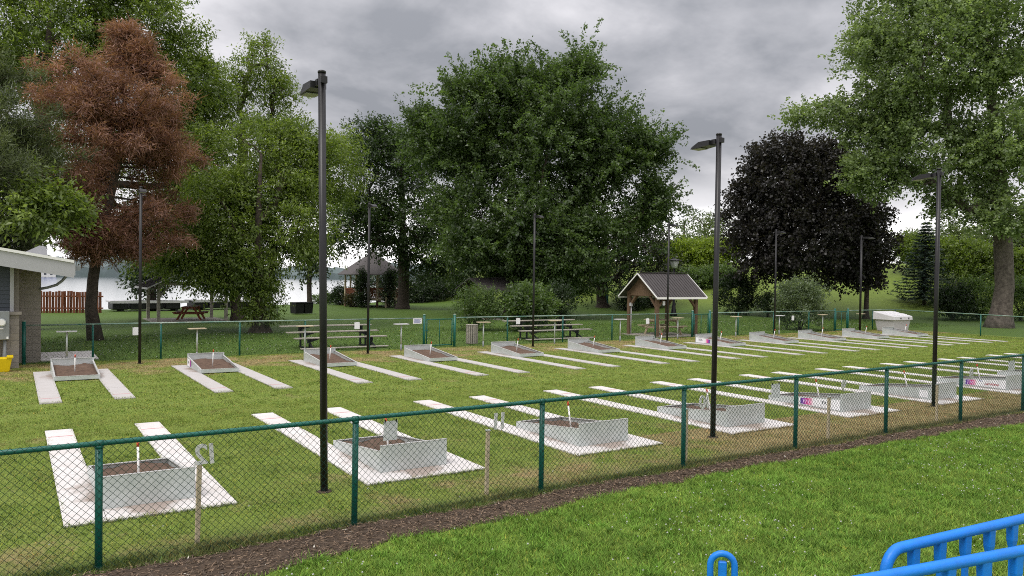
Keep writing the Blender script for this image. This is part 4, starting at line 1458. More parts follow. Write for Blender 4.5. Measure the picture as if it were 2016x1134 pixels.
# ================================================================== BLUE PLASTIC BARRIERS
def barrier(x, y, rz, Ln, label, gs=0.15):
    """Crowd barrier standing on feet: rounded tube frame and waisted pickets; x, y is its left end."""
    o = empty('crowd_barrier', (x, y, gz(x, y)), rz, label, 'barrier', 'blue plastic barriers at the lower right')
    r_ = 0.034
    rc = 0.14
    top, bot = 1.015, 0.22
    pts = [(0, 0, bot)]
    for k in range(0, 7):
        a = math.pi / 2 * k / 6
        pts.append((rc - rc * math.cos(a), 0, top - rc + rc * math.sin(a)))
    for k in range(0, 7):
        a = math.pi / 2 * k / 6
        pts.append((Ln - rc + rc * math.sin(a), 0, top - rc + rc * math.cos(a)))
    pts.append((Ln, 0, bot))
    MB().tube(pts, r_, 14).build('frame', M_BLUE, o)
    MB().tube([(0, 0, bot), (Ln, 0, bot)], r_, 12).build('bottom_rail', M_BLUE, o)
    n_ = int(Ln / gs)
    for k in range(1, n_):
        xx = Ln * k / n_
        b = MB()
        lv = [(top - .02, .036, .026), (top - .13, .034, .024), (top - .20, .024, .014), (bot + .18, .024, .014), (bot + .1, .038, .024), (bot + .02, .042, .030)]
        vs_, fs_ = [], []
        for z, wx_, wy_ in lv:
            vs_ += [(xx - wx_, -wy_, z), (xx + wx_, -wy_, z), (xx + wx_, wy_, z), (xx - wx_, wy_, z)]
        for j in range(len(lv) - 1):
            for q in range(4):
                fs_.append((j * 4 + q, (j + 1) * 4 + q, (j + 1) * 4 + (q + 1) % 4, j * 4 + (q + 1) % 4))
        b.add(vs_, fs_)
        bevel(b.build('picket', M_BLUE, o), 0.008, 2)
    for xx in (0.25, Ln - 0.25):
        MB().hexa([(xx - .05, -.3, -.06), (xx + .05, -.3, -.06), (xx + .05, .3, -.06), (xx - .05, .3, -.06)], [(xx - .04, -.05, .2), (xx + .04, -.05, .2), (xx + .04, .05, .2), (xx - .04, .05, .2)]).build('foot', M_BLUE, o)


barrier(4.56, 2.80, math.atan2(-.10, 1.35), 1.9, 'blue plastic crowd barrier, the one behind with its rounded end showing', 0.27)
barrier(3.80, 2.63, math.atan2(-.23, 1.37), 2.1, 'blue plastic crowd barrier, the one in front at the lower right corner', 0.27)
o = empty('crowd_barrier', (3.55, 3.20, gz(3.55, 3.2) + 0.09), R(-42), 'narrow blue plastic loop post at the bottom edge left of the barriers', 'barrier', 'blue plastic barriers at the lower right')
pts = [(-.07, 0, -.12)] + [(-.07 * math.cos(math.pi * k / 10), 0, .905 + .07 * math.sin(math.pi * k / 10)) for k in range(11)] + [(.07, 0, -.12)]
MB().tube(pts, 0.019, 12).build('loop', M_BLUE, o)
bevel(MB().hexa([(-.02, -.016, -.12), (.02, -.016, -.12), (.02, .016, -.12), (-.02, .016, -.12)], [(-.024, -.016, .93), (.024, -.016, .93), (.024, .016, .93), (-.024, .016, .93)]).build('slat', M_BLUE, o), 0.006, 1)

#@@TREES
# ================================================================== TREES AND SHRUBS


def unit(v):
    return v / np.maximum(np.linalg.norm(v, axis=-1, keepdims=True), 1e-9)


def lobe(px, py, rx, ry, d, deep=0.9, n=20, pr=1.0):
    """Crown lobe: centre, frame and radii from bearing, distance and apparent size; n leafy boughs of radius pr in it."""
    c = at_d(px, py, d)
    az = math.atan2(c.x, c.y)
    depth = math.hypot(c.x, c.y) * math.cos(az - YAW)
    k = depth / FPX / math.cos(az - YAW)
    lat = np.array([math.cos(az), -math.sin(az), 0])
    dep = np.array([math.sin(az), math.cos(az), 0])
    return dict(c=np.array(c), lat=lat, dep=dep, a=rx * depth / FPX * math.cos(az - YAW), b=rx * depth / FPX * deep * math.cos(az - YAW), h=ry * depth / FPX, n=n, pr=pr)


def puffs_of(lobes, rg, hollow=0.45):
    out = []
    for q in lobes:
        n = q['n']
        u = unit(rg.normal(size=(n, 3)))
        r = (hollow ** 3 + (1 - hollow ** 3) * rg.random(n)) ** (1 / 3)
        shrink = 1 - 0.6 * q['pr'] / max(q['a'], q['h'], 0.5)
        u = u * (r * max(shrink, 0.4))[:, None]
        p = q['c'] + u[:, :1] * q['lat'] * q['a'] + u[:, 1:2] * q['dep'] * q['b'] + u[:, 2:3] * np.array([0, 0, 1]) * q['h']
        pr = q['pr'] * rg.uniform(0.65, 1.3, n)
        out.append(np.concatenate([p, pr[:, None], np.tile(q['c'], (n, 1)), np.full((n, 1), max(q['a'], q['h']))], 1))
    return np.concatenate(out)


def leaf_arrays(PF, rg, m, k_, size, colA, colB, upb=0.25, droop=0.3, twig=0.7, squash=0.8, wid=0.55, minz=0.4, skew=1.0, fold=0.25, narrow=False, tight=1.0):
    n = len(PF)
    k = int(round(k_ * 1.25))
    c, pr, cc, RR = PF[:, :3], PF[:, 3], PF[:, 4:7], PF[:, 7]
    # twigs
    u = unit(rg.normal(size=(n, m, 3)))
    r = rg.random((n, m, 1)) ** 0.45
    u = u * r
    u[..., 2] *= squash
    A = c[:, None] + u * pr[:, None, None]
    O = unit(0.7 * u + 0.55 * unit(A - cc[:, None]) + np.array([0, 0, upb]) + rg.normal(0, 0.28, (n, m, 3)))
    ptone = rg.random((n, 1, 1, 1))
    A, O = A[:, :, None], O[:, :, None]
    t = rg.random((n, m, k, 1))
    ln = twig * rg.uniform(0.5, 1.2, (n, m, 1, 1))
    P = A + O * ln * t + rg.normal(0, (0.07 * min(twig, 1.2) + size * 0.3) * tight, (n, m, k, 3))
    P[..., 2] -= (droop * 0.5 * ln * t * t)[..., 0]
    D = unit(O * 0.55 + rg.normal(0, 0.6, (n, m, k, 3)) + np.array([0, 0, -droop]))
    Nn = unit(rg.normal(0, 0.7, (n, m, k, 3)) + np.array([0, 0, 0.9]))
    S = unit(np.cross(D, Nn))
    Nn = np.cross(S, D)
    sz = size * 0.86 * rg.uniform(0.6, 1.35, (n, m, k, 1))
    tone_t = np.clip(0.34 * ptone + 0.36 * rg.random((n, m, 1, 1)) + 0.30 * rg.random((n, m, k, 1)), 0, 1) ** 1.3
    tone = np.array(colA) * (1 - tone_t) + np.array(colB) * tone_t
    P, D, S, Nn, sz, tone = [x.reshape(-1, x.shape[-1]) for x in (P, D, S, Nn, sz, tone)]
    keep = P[:, 2] > tz(P[:, 0], P[:, 1]) + minz
    P, D, S, Nn, sz, tone = [x[keep] for x in (P, D, S, Nn, sz, tone)]
    if narrow:
        V = np.stack([P - S * sz * wid * 0.5, P + S * sz * wid * 0.5, P + D * sz], 1)
    else:
        mid = P + D * sz * 0.45 + Nn * sz * fold * 0.5
        V = np.stack([P, mid + S * sz * wid * 0.5, P + D * sz, mid - S * sz * wid * 0.5], 1)
    return V, tone


def foliage(name, parent, PF, rg, m, k, size, colA, colB, material=None, spikes=None, narrow=False, **kw):
    """Leaves of one crown; spikes = (twigs per bough, length, leaves) adds long leafy shoots on the outer boughs."""
    V, tone = leaf_arrays(PF, rg, m, k, size, colA, colB, narrow=narrow, **kw)
    if spikes:
        r = np.linalg.norm(PF[:, :3] - PF[:, 4:7], axis=1) / PF[:, 7]
        out = PF[r > np.quantile(r, 0.45)]
        kw2 = dict(kw)
        kw2.update(twig=spikes[1], tight=0.55)
        V2, t2 = leaf_arrays(out, rg, spikes[0], spikes[2], size, colA, colB, narrow=narrow, **kw2)
        V, tone = np.concatenate([V, V2]), np.concatenate([tone, t2])
    o = quads(name, V, material or (M_NEEDLE if narrow else M_LEAF), tone, parent, nper=3 if narrow else 4)
    o['kind'] = 'stuff'
    return o


def limbs(parent, base, PF, rg, r_trunk, fork, top, bark, lean=(0.0, 0.0), bow=0.18, name='trunk', flare=1.7, twist=0.12, max_limbs=90, sides=7):
    """Trunk and branches: every bough is joined to the nearest suitable node, radii by the number of boughs carried."""
    bx, by = base
    z0 = gz(bx, by)
    nodes = [Vector((bx, by, z0 - 0.25))]
    par = [-1]
    ts = np.linspace(0, 1, 9)[1:]
    for t in ts:
        z = z0 + top * t
        w_ = twist * top * 0.15
        nodes.append(Vector((bx + lean[0] * top * t ** 1.4 + w_ * math.sin(3.1 * t + bx), by + lean[1] * top * t ** 1.4 + w_ * math.sin(2.3 * t + by), z)))
        par.append(len(nodes) - 2)
    ntr = len(nodes)
    ctr = nodes[len(nodes) // 2]
    sel = PF if len(PF) <= max_limbs else PF[rg.choice(len(PF), max_limbs, replace=False)]
    order = np.argsort([math.hypot(p[0] - bx, p[1] - by) + 0.5 * abs(p[2] - ctr.z) for p in sel])
    leafn = []
    zf = z0 + fork
    for i in order:
        p = Vector(sel[i][:3])
        best, bc = None, 1e9
        for j, q in enumerate(nodes):
            if q.z < zf - 0.01:
                continue
            hd = math.hypot(p.x - q.x, p.y - q.y)
            c = (p - q).length + 1.6 * max(0, q.z + 0.25 * hd - p.z)
            if c < bc:
                best, bc = j, c
        q = nodes[best]
        d = p - q
        prev = best
        for t in (0.35, 0.7, 1.0):
            w_ = q + d * t + Vector((0, 0, bow * d.length * math.sin(math.pi * t))) * (0.6 if t < 1 else 0)
            w_ += Vector(rg.normal(0, 0.05 * d.length, 3)) if t < 1 else Vector((0, 0, 0))
            nodes.append(w_)
            par.append(prev)
            prev = len(nodes) - 1
        leafn.append(prev)
    cnt = [0.0] * len(nodes)
    for l in leafn:
        j = l
        while j >= 0:
            cnt[j] += 1
            j = par[j]
    tot = max(cnt[0], 1)
    rad = [max(0.012, r_trunk * (c / tot) ** 0.55) for c in cnt]
    for j in range(ntr):
        rad[j] = max(rad[j], r_trunk * (1 - 0.8 * j / ntr)) if nodes[j].z < zf + 0.5 else max(rad[j], r_trunk * (1 - 0.9 * j / ntr) * 0.8)
    b = MB()
    pts = nodes[:ntr]
    rr = rad[:ntr]
    fl = [(pts[0], rr[0] * flare * 1.15), (pts[0] + (pts[1] - pts[0]) * 0.25, rr[0] * flare * 0.92), (pts[0] + (pts[1] - pts[0]) * 0.5, rr[0] * 1.12)] + list(zip(pts[1:], rr[1:]))
    b.tube([x[0] for x in fl], [x[1] for x in fl], 14)
    i = ntr
    while i < len(nodes):
        j = par[i]
        ch = [nodes[j], nodes[i], nodes[i + 1], nodes[i + 2]]
        r0 = min(rad[j] * 0.8, rad[i] * 1.25)
        b.tube(ch, [r0, rad[i], rad[i + 1], rad[i + 2] * 0.7], sides, cap=False)
        i += 3
    return b.build(name, bark, parent)


def tree(name, label, cat, base, lobes, seed, r_trunk, fork, top, m, k, size, colA, colB, bark=None, group=None, hollow=0.45, lean=(0, 0), max_limbs=90, flare=1.7, bow=0.18, sides=7, **kw):
    rg = np.random.default_rng(seed)
    o = empty(name, (base[0], base[1], gz(*base)), 0, label, cat, group)
    PF = puffs_of(lobes, rg, hollow)
    PFl = PF.copy()
    t = limbs(o, base, PF, rg, r_trunk, fork, top, bark or M_BARK, lean, max_limbs=max_limbs, flare=flare, bow=bow, sides=sides)
    f = foliage('crown', o, PF, rg, m, k, size, colA, colB, **kw)
    # keep world coordinates of the parts under the thing's own origin
    for ch in (t, f):
        ch.matrix_parent_inverse = Matrix.Translation(o.location).inverted()
    return o


G_MAPLE = ((0.018, 0.042, 0.011), (0.165, 0.250, 0.072))
G_LIGHT = ((0.042, 0.082, 0.011), (0.310, 0.405, 0.074))
G_DARK = ((0.010, 0.022, 0.008), (0.045, 0.082, 0.024))
G_PURP = ((0.008, 0.008, 0.008), (0.055, 0.048, 0.042))
G_COTT = ((0.062, 0.105, 0.032), (0.360, 0.460, 0.195))
G_DEAD = ((0.120, 0.054, 0.038), (0.470, 0.245, 0.170))
G_PINE = ((0.026, 0.042, 0.015), (0.190, 0.230, 0.090))
GRP = 'park trees behind the courts'


def gb(px, py, d):
    p = at_d(px, py, d)
    return (p.x, p.y)


def pine(name, label, base, d, trunk_px, prof, nb, seed, cols, r_trunk, size, wid, m, k, pr, rise, lean=(0, 0), twig=0.42, droop=0.15, upb=0.2):
    """Pine of separate whorled boughs; prof = rows (py, left px, right px) of the outline, trunk_px = its axis."""
    rg = np.random.default_rng(seed)
    bx, by = base
    z0 = gz(bx, by)
    o = empty(name, (bx, by, z0), 0, label, 'tree', GRP)
    pys = np.array([p[0] for p in prof], float)
    lf = np.array([p[1] for p in prof], float)
    rt = np.array([p[2] for p in prof], float)
    topz = at_d(trunk_px[-1][1], pys[0], d).z
    tp = [(py, px) for py, px in trunk_px]
    def axis(py):
        return at_d(np.interp(py, [q[0] for q in tp[::-1]], [q[1] for q in tp[::-1]]), py, d)
    b = MB()
    ys_ = np.linspace(tp[0][0], pys[0], 12)
    pts = [Vector((bx, by, z0 - 0.3))] + [axis(y) for y in ys_[1:]]
    rad = [r_trunk * 1.5] + [max(0.03, r_trunk * (1 - (i / 12) ** 1.3)) for i in range(1, 12)]
    b.tube(pts, rad, 12)
    PF = []
    az = math.atan2(bx, by)
    lat = Vector((math.cos(az), -math.sin(az), 0))
    dep = Vector((math.sin(az), math.cos(az), 0))
    mpp = d * math.cos(az - YAW) / FPX
    wts = (rt - lf)
    for q in range(nb):
        py = rg.uniform(pys[0], pys[-1])
        L_, R_ = np.interp(py, pys, lf), np.interp(py, pys, rt)
        c = axis(py)
        cpx = np.interp(py, [x[0] for x in tp[::-1]], [x[1] for x in tp[::-1]])
        th = rg.uniform(0, 2 * math.pi)
        el, er = max(cpx - L_, 8), max(R_ - cpx, 8)
        side = er if math.cos(th) > 0 else el
        ln = ((math.cos(th) ** 2) * side + (math.sin(th) ** 2) * 0.5 * (el + er)) * mpp * rg.uniform(0.62, 1.05)
        if ln < 0.3:
            continue
        d3 = lat * math.cos(th) + dep * math.sin(th)
        root = c - Vector((0, 0, ln * rise))
        tip = c + d3 * ln
        mid = root.lerp(tip, 0.5) + Vector((0, 0, -0.06 * ln))
        b.tube([root, mid, tip], [0.05, 0.03, 0.012], 5, cap=False)
        for f in np.arange(0.32, 1.02, 0.42 * pr / max(ln, 0.4) + 0.09):
            p = (root.lerp(mid, f * 2) if f < 0.5 else mid.lerp(tip, f * 2 - 1)) + Vector(rg.normal(0, 0.12, 3))
            PF.append([p.x, p.y, p.z, pr * rg.uniform(0.6, 1.15) * (1.1 - 0.45 * f), root.x, root.y, root.z, ln])
    t = b.build('trunk', M_BARK, o)
    f = foliage('crown', o, np.array(PF), rg, m, k, size, *cols, material=M_PINE, narrow=True, squash=0.55, upb=upb, droop=droop, twig=twig, wid=wid)
    for ch in (t, f):
        ch.matrix_parent_inverse = Matrix.Translation(o.location).inverted()


pine('dead_pine', 'dead rust brown pine with dark trunk left of the courts', gb(190, 668, 34), 34, [(660, 190), (600, 178), (520, 186), (440, 205), (300, 238), (60, 255)],
     [(62, 245, 265), (95, 200, 300), (140, 100, 330), (190, 60, 335), (260, 50, 365), (330, 70, 420), (400, 90, 410), (450, 115, 390), (495, 160, 330)], 105, 101, G_DEAD, 0.22, 0.27, 0.14, 13, 17, 0.50, 0.12)
pine('green_pine', 'grey green pine at the far left above the building roof', gb(-60, 700, 31), 31, [(680, -60), (300, -70), (60, -80)],
     [(60, -100, -60), (160, -200, 60), (220, -230, 105), (300, -240, 120), (380, -250, 130), (440, -250, 110), (490, -220, 60)], 110, 102, G_PINE, 0.26, 0.24, 0.13, 13, 16, 0.6, 0.2, upb=0.5, droop=0.0)
# big light tree behind the pines
tree('ash_tree', 'tall bright green tree behind the dead pine, top left', 'tree', gb(40, 640, 41),
     [lobe(60, 60, 200, 150, 42, 0.8, 70, 1.25), lobe(270, 60, 105, 120, 42, 0.8, 40, 1.1), lobe(-60, 0, 160, 170, 42, 0.8, 30, 1.3), lobe(360, 150, 60, 110, 42, 0.9, 22, 0.9), lobe(180, -60, 150, 90, 42, 0.8, 24, 1.2), lobe(90, 420, 62, 45, 28.5, 0.8, 16, 0.42), lobe(20, 330, 70, 40, 40, 0.8, 10, 0.9), lobe(340, 300, 70, 90, 43, 0.8, 22, 1.0), lobe(150, 330, 160, 120, 45, 0.6, 34, 1.2), lobe(250, 470, 90, 40, 46, 0.6, 16, 1.0), lobe(400, 170, 45, 60, 44, 0.7, 12, 0.9), lobe(320, 430, 95, 70, 45, 0.6, 30, 1.1), lobe(400, 240, 60, 85, 44, 0.7, 20, 1.0), lobe(390, 410, 60, 80, 43, 0.6, 20, 1.0)],
     103, 0.42, 3.2, 14.0, 18, 14, 0.20, *G_LIGHT, group=GRP, droop=0.55, twig=0.8, upb=0.3, wid=0.42, lean=(0.08, 0.0), squash=0.6, spikes=(3, 1.4, 24))
# spreading light maple with ivy trunk
tree('silver_maple', 'bright green drooping tree with ivy clad trunk left of the nearest lamp pole', 'tree', gb(512, 652, 37),
     [lobe(520, 330, 130, 105, 39, 0.85, 62, 1.0), lobe(600, 300, 95, 70, 40, 0.85, 28, 0.95), lobe(450, 430, 105, 110, 38, 0.85, 52, 0.95), lobe(575, 430, 80, 95, 38, 0.85, 40, 0.9), lobe(490, 530, 75, 50, 37, 0.8, 26, 0.7), lobe(430, 540, 50, 40, 37, 0.8, 9, 0.6), lobe(660, 330, 55, 85, 42, 0.85, 20, 0.9), lobe(400, 320, 50, 90, 40, 0.8, 18, 0.9), lobe(510, 600, 32, 45, 36.8, 0.9, 12, 0.42), lobe(385, 525, 62, 38, 38, 0.8, 18, 0.7), lobe(330, 500, 60, 30, 39, 0.8, 12, 0.7)],
     104, 0.34, 1.6, 8.0, 19, 14, 0.175, *G_LIGHT, group=GRP, droop=0.6, twig=0.7, upb=0.2, wid=0.42, max_limbs=110, squash=0.6, spikes=(3, 1.2, 24))
# arching sparse bough tree
tree('silver_maple', 'sparse tall boughs against the sky left of the nearest lamp pole', 'tree', gb(470, 640, 46),
     [lobe(520, 110, 48, 45, 46, 0.9, 16, 0.62), lobe(465, 175, 48, 55, 46, 0.9, 16, 0.65), lobe(560, 180, 38, 30, 46, 0.9, 11, 0.5), lobe(520, 165, 60, 50, 46, 0.9, 12, 0.6), lobe(450, 240, 60, 40, 46, 0.9, 14, 0.8), lobe(545, 235, 50, 30, 46, 0.9, 10, 0.7)],
     105, 0.28, 3.0, 10.0, 13, 10, 0.19, *G_LIGHT, group=GRP, droop=0.45, twig=0.65, upb=0.2, wid=0.42, hollow=0.1)
# dark tree by the gazebo
tree('forked_maple', 'dark tree with thick forked trunk right of the gazebo', 'tree', gb(792, 607, 63),
     [lobe(770, 330, 100, 80, 62, 0.85, 44, 1.5), lobe(730, 290, 45, 60, 62, 0.9, 16, 1.1), lobe(800, 430, 115, 90, 62, 0.85, 50, 1.5), lobe(700, 440, 70, 65, 61, 0.8, 26, 1.2), lobe(850, 500, 85, 45, 62, 0.8, 24, 1.2)],
     106, 0.44, 2.6, 10.0, 17, 13, 0.26, (0.016, 0.036, 0.010), (0.075, 0.125, 0.032), group=GRP, droop=0.3, twig=1.0, flare=1.5)
# the large central maple
tree('silver_maple', 'large dark green maple with spiky upright shoots in the middle', 'tree', gb(1010, 603, 53),
     [lobe(1060, 265, 150, 120, 53, 0.85, 76, 1.35), lobe(1000, 170, 60, 45, 53, 0.9, 20, 1.1), lobe(1140, 150, 40, 48, 53, 0.9, 16, 1.0), lobe(1080, 165, 60, 50, 53, 0.9, 16, 1.1), lobe(905, 290, 95, 75, 53, 0.85, 42, 1.3), lobe(1190, 300, 80, 85, 53, 0.85, 38, 1.25), lobe(1270, 300, 50, 32, 53, 0.85, 14, 0.9), lobe(1000, 430, 150, 90, 52, 0.85, 48, 1.35), lobe(1190, 440, 110, 90, 53, 0.85, 40, 1.35), lobe(1285, 400, 42, 50, 53, 0.9, 12, 0.9), lobe(1110, 540, 90, 55, 51, 0.8, 24, 1.1), lobe(835, 240, 35, 35, 53, 0.9, 10, 0.9), lobe(920, 190, 45, 38, 53, 0.9, 12, 1.0), lobe(960, 525, 85, 45, 55, 0.8, 22, 1.1), lobe(1040, 500, 90, 60, 57, 0.8, 22, 1.2), lobe(930, 480, 90, 55, 50, 0.7, 22, 1.2), lobe(1060, 515, 110, 48, 50, 0.6, 26, 1.1)],
     107, 0.42, 2.0, 13.0, 18, 15, 0.225, *G_MAPLE, group=GRP, droop=0.35, twig=0.9, upb=0.55, wid=0.6, squash=0.6, max_limbs=150, spikes=(8, 2.5, 56))
# darker tree right of it
tree('copper_tree', 'dark tree with bare black trunk right of the large maple', 'tree', gb(1187, 607, 66),
     [lobe(1190, 520, 70, 60, 66, 0.85, 26, 1.3), lobe(1260, 480, 70, 60, 66, 0.85, 26, 1.3), lobe(1300, 540, 40, 35, 66, 0.85, 8, 1.0)],
     108, 0.42, 2.0, 6.0, 16, 12, 0.26, (0.012, 0.014, 0.010), (0.050, 0.066, 0.030), group=GRP, droop=0.3, twig=1.0)
tree('young_maple', 'slim young tree on the bank left of the black trunk', 'tree', gb(1140, 603, 72),
     [lobe(1140, 530, 50, 50, 72, 0.85, 16, 1.2)], 118, 0.22, 2.0, 4.5, 15, 12, 0.27, *G_DARK, group=GRP, droop=0.3, twig=0.9)
# purple maple
tree('purple_maple', 'nearly black purple leaved maple with dense rounded crown', 'tree', gb(1705, 606, 62),
     [lobe(1564, 370, 125, 95, 62, 0.9, 74, 1.35), lobe(1544, 310, 85, 55, 62, 0.9, 26, 1.1), lobe(1634, 330, 75, 60, 62, 0.9, 24, 1.2), lobe(1604, 470, 160, 90, 62, 0.9, 96, 1.35), lobe(1504, 490, 85, 75, 61, 0.85, 36, 1.2), lobe(1694, 500, 65, 75, 62, 0.9, 28, 1.1), lobe(1474, 400, 50, 60, 62, 0.9, 14, 1.0), lobe(1704, 430, 40, 40, 62, .9, 10, .9)],
     109, 0.16, 1.6, 10.0, 17, 13, 0.26, *G_PURP, group=GRP, droop=0.4, twig=0.8, hollow=0.55, wid=0.7)
# cottonwood at the right
tree('cottonwood', 'tall pale green cottonwood with thick grey trunk at right', 'tree', gb(1966, 646, 56),
     [lobe(1830, 110, 190, 150, 55, 0.85, 105, 1.5), lobe(1980, 40, 170, 170, 56, 0.8, 60, 1.7), lobe(1750, 40, 95, 100, 55, 0.85, 34, 1.3), lobe(1720, 230, 95, 70, 55, 0.85, 36, 1.2), lobe(1610, 225, 62, 30, 55, 0.9, 12, 0.85), lobe(1830, 300, 150, 95, 55, 0.85, 58, 1.3), lobe(1730, 345, 70, 55, 54, 0.8, 24, 1.0), lobe(1960, 300, 120, 110, 55, 0.85, 34, 1.4), lobe(1890, 400, 70, 45, 55, 0.8, 14, 0.9), lobe(2080, 200, 120, 200, 57, 0.8, 30, 1.7), lobe(1990, 430, 60, 50, 54, 0.8, 12, 0.9), lobe(1900, -60, 190, 80, 56, .8, 26, 1.6)],
     110, 0.52, 6.5, 20.0, 18, 13, 0.20, *G_COTT, bark=M_BARKGREY, group=GRP, droop=0.25, twig=0.7, upb=0.3, wid=0.8, squash=0.65, spikes=(3, 1.4, 26), lean=(-0.05, 0.03), flare=1.55, max_limbs=130)


# spruce: whorls of drooping boughs
def spruce(base, h, rb, seed, label):
    rg = np.random.default_rng(seed)
    bx, by = base
    z0 = gz(bx, by)
    o = empty('spruce_tree', (bx, by, z0), 0, label, 'tree', GRP)
    MB().tube([(0, 0, -.2), (0, 0, h * 0.5), (0, 0, h)], [.16, .09, .02], 8).build('trunk', M_BARK, o)
    V, T = [], []
    for lev in np.linspace(0.10, 0.98, 24):
        nb_ = 11
        for q in range(nb_):
            a = 2 * math.pi * (q / nb_) + rg.uniform(0, 0.6)
            ln = rb * (1 - lev) ** 0.85 * rg.uniform(0.75, 1.1) + 0.1
            m = int(60 * ln / rb) + 8
            t = rg.random(m)
            d = np.array([math.cos(a), math.sin(a), 0])
            s = np.array([-math.sin(a), math.cos(a), 0])
            P = d * (t * ln)[:, None]
            P[:, 2] += lev * h - 0.22 * ln * t + 0.20 * ln * t ** 3 + rg.normal(0, 0.03, m)
            dirs = unit(d * 0.7 + s * rg.choice([-1, 1], m)[:, None] * 0.8 + rg.normal(0, .25, (m, 3)) + np.array([0, 0, -0.2]))
            sz = 0.34 * rg.uniform(.6, 1.2, m)[:, None]
            sd_ = unit(np.cross(dirs, unit(rg.normal(0, .5, (m, 3)) + np.array([0, 0, 1]))))
            V.append(np.stack([P - sd_ * .045, P + sd_ * .045, P + dirs * sz], 1))
            T.append(np.array([[0.012, 0.028, 0.018]]) + rg.random((m, 1)) * np.array([[0.030, 0.045, 0.03]]))
    f = quads('crown', np.concatenate(V), M_NEEDLE, np.concatenate(T), o, nper=3)
    f['kind'] = 'stuff'


spruce(gb(1820, 588, 70), 6.6, 2.7, 120, 'dark layered spruce on the bank right of the purple maple')
spruce(gb(1712, 590, 84), 5.6, 1.6, 121, 'distant pointed spruce behind the purple maple')
SHG = 'shrubs and bushes around the lawn'


def shrub(px, py, rx, top, d, label, cols, seed, n=26, size=0.13, pr=0.42, m=14, k=11, name='shrub', upb=0.6, wid=0.5, twig=0.4, droop=0.15, flat=0.8):
    """Bush: base bearing (px, py), half width rx and top row in the picture plane at distance d."""
    rg = np.random.default_rng(seed)
    bx, by = gb(px, py, d)
    z0 = gz(bx, by)
    o = empty(name, (bx, by, z0), 0, label, 'shrub', SHG)
    zt_ = at_d(px, top, d).z
    q = lobe(px, py, rx, 10, d, 0.9, n, pr)
    hgt = max(0.8, zt_ - z0)
    q['c'] = np.array([bx, by, z0 + hgt * 0.48])
    q['h'] = hgt * 0.52
    PF = puffs_of([q], rg, 0.5)
    b = MB()
    for j in range(7):
        t = PF[j % len(PF)]
        b.tube([(rg.normal(0, .08), rg.normal(0, .08), -.1), ((t[0] - bx) * .4, (t[1] - by) * .4, hgt * .3), (t[0] - bx, t[1] - by, t[2] - z0)], [.035, .025, .008], 5, cap=False)
    b.build('stems', M_BARK, o)['kind'] = 'stuff'
    f = foliage('foliage', o, PF, rg, m, k, size, cols[0], cols[1], upb=upb, droop=droop, twig=twig, wid=wid, minz=0.02, squash=flat)
    f.matrix_parent_inverse = Matrix.Translation(o.location).inverted()


G_BUSH = ((0.040, 0.075, 0.020), (0.170, 0.260, 0.070))
G_GREY = ((0.070, 0.105, 0.055), (0.270, 0.340, 0.190))
G_YEL = ((0.090, 0.150, 0.016), (0.360, 0.460, 0.050))
shrub(938, 652, 45, 556, 38.5, 'rounded green bush behind the slatted bin', G_BUSH, 201, 46, 0.10, 0.5, 18, 12)
shrub(1040, 650, 55, 556, 38.5, 'broad leaved green bush behind the right bleacher', G_BUSH, 202, 50, 0.15, 0.5, 14, 11, wid=0.75)
shrub(1100, 640, 30, 552, 40, 'dark pointed evergreen bush right of the broad leaved bush', G_DARK, 203, 26, 0.10, 0.45, 16, 12)
shrub(1575, 656, 52, 546, 45, 'large round grey green shrub just beyond the far fence', G_GREY, 204, 60, 0.13, 0.55, 16, 12, upb=0.8)
shrub(1512, 613, 20, 572, 60, 'small dark shrub left of the round grey green shrub', G_DARK, 205, 20, 0.14, 0.5)
shrub(1450, 604, 44, 532, 62, 'dark green bush on the bank beside the second near lamp pole', G_DARK, 206, 44, 0.17, 0.75, 16, 12)
shrub(1240, 606, 34, 566, 64, 'dark clipped evergreen shrub left of the timber shelter', G_DARK, 207, 34, 0.15, 0.6, 16, 12)
shrub(1285, 608, 40, 575, 66, 'dark spreading shrub seen under the timber shelter roof', G_DARK, 219, 26, 0.16, 0.6)
shrub(1875, 612, 45, 548, 64, 'dark leafy shrub right of the third near lamp pole', G_DARK, 208, 40, 0.17, 0.7, 16, 12)
shrub(1925, 606, 38, 535, 65, 'green leafy shrub left of the cottonwood trunk', G_BUSH, 209, 34, 0.17, 0.7, 16, 12)
shrub(2010, 612, 40, 545, 66, 'green shrub behind the cottonwood trunk at the right edge', G_BUSH, 210, 30, 0.17, 0.7)
shrub(672, 597, 22, 560, 70, 'dark shrub at the left foot of the gazebo', G_DARK, 211, 20, 0.17, 0.6)
shrub(690, 606, 14, 578, 66, 'small brown green shrub before the gazebo', ((0.03, 0.03, 0.014), (0.09, 0.08, 0.03)), 212, 12, 0.14, 0.4)
shrub(712, 604, 10, 530, 65, 'narrow columnar cedar left of the gazebo steps', G_DARK, 213, 30, 0.13, 0.35, 16, 12)
shrub(766, 604, 12, 528, 65, 'narrow columnar cedar right of the gazebo steps', G_DARK, 214, 30, 0.13, 0.35, 16, 12)
for k_, (px, lb, rx, tp) in enumerate([(860, 'dark shrub by the lake right of the forked trunk', 50, 548), (905, 'dark shrub by the lake left of the rounded bush', 45, 545), (820, 'low dark shrub at the lake directly behind the forked trunk', 40, 562), (640, 'green shrub at the lake edge left of the gazebo', 18, 578)]):
    shrub(px, 598, rx, tp, 76, lb, G_DARK if k_ < 3 else G_BUSH, 215 + k_, 28, 0.2, 0.8)


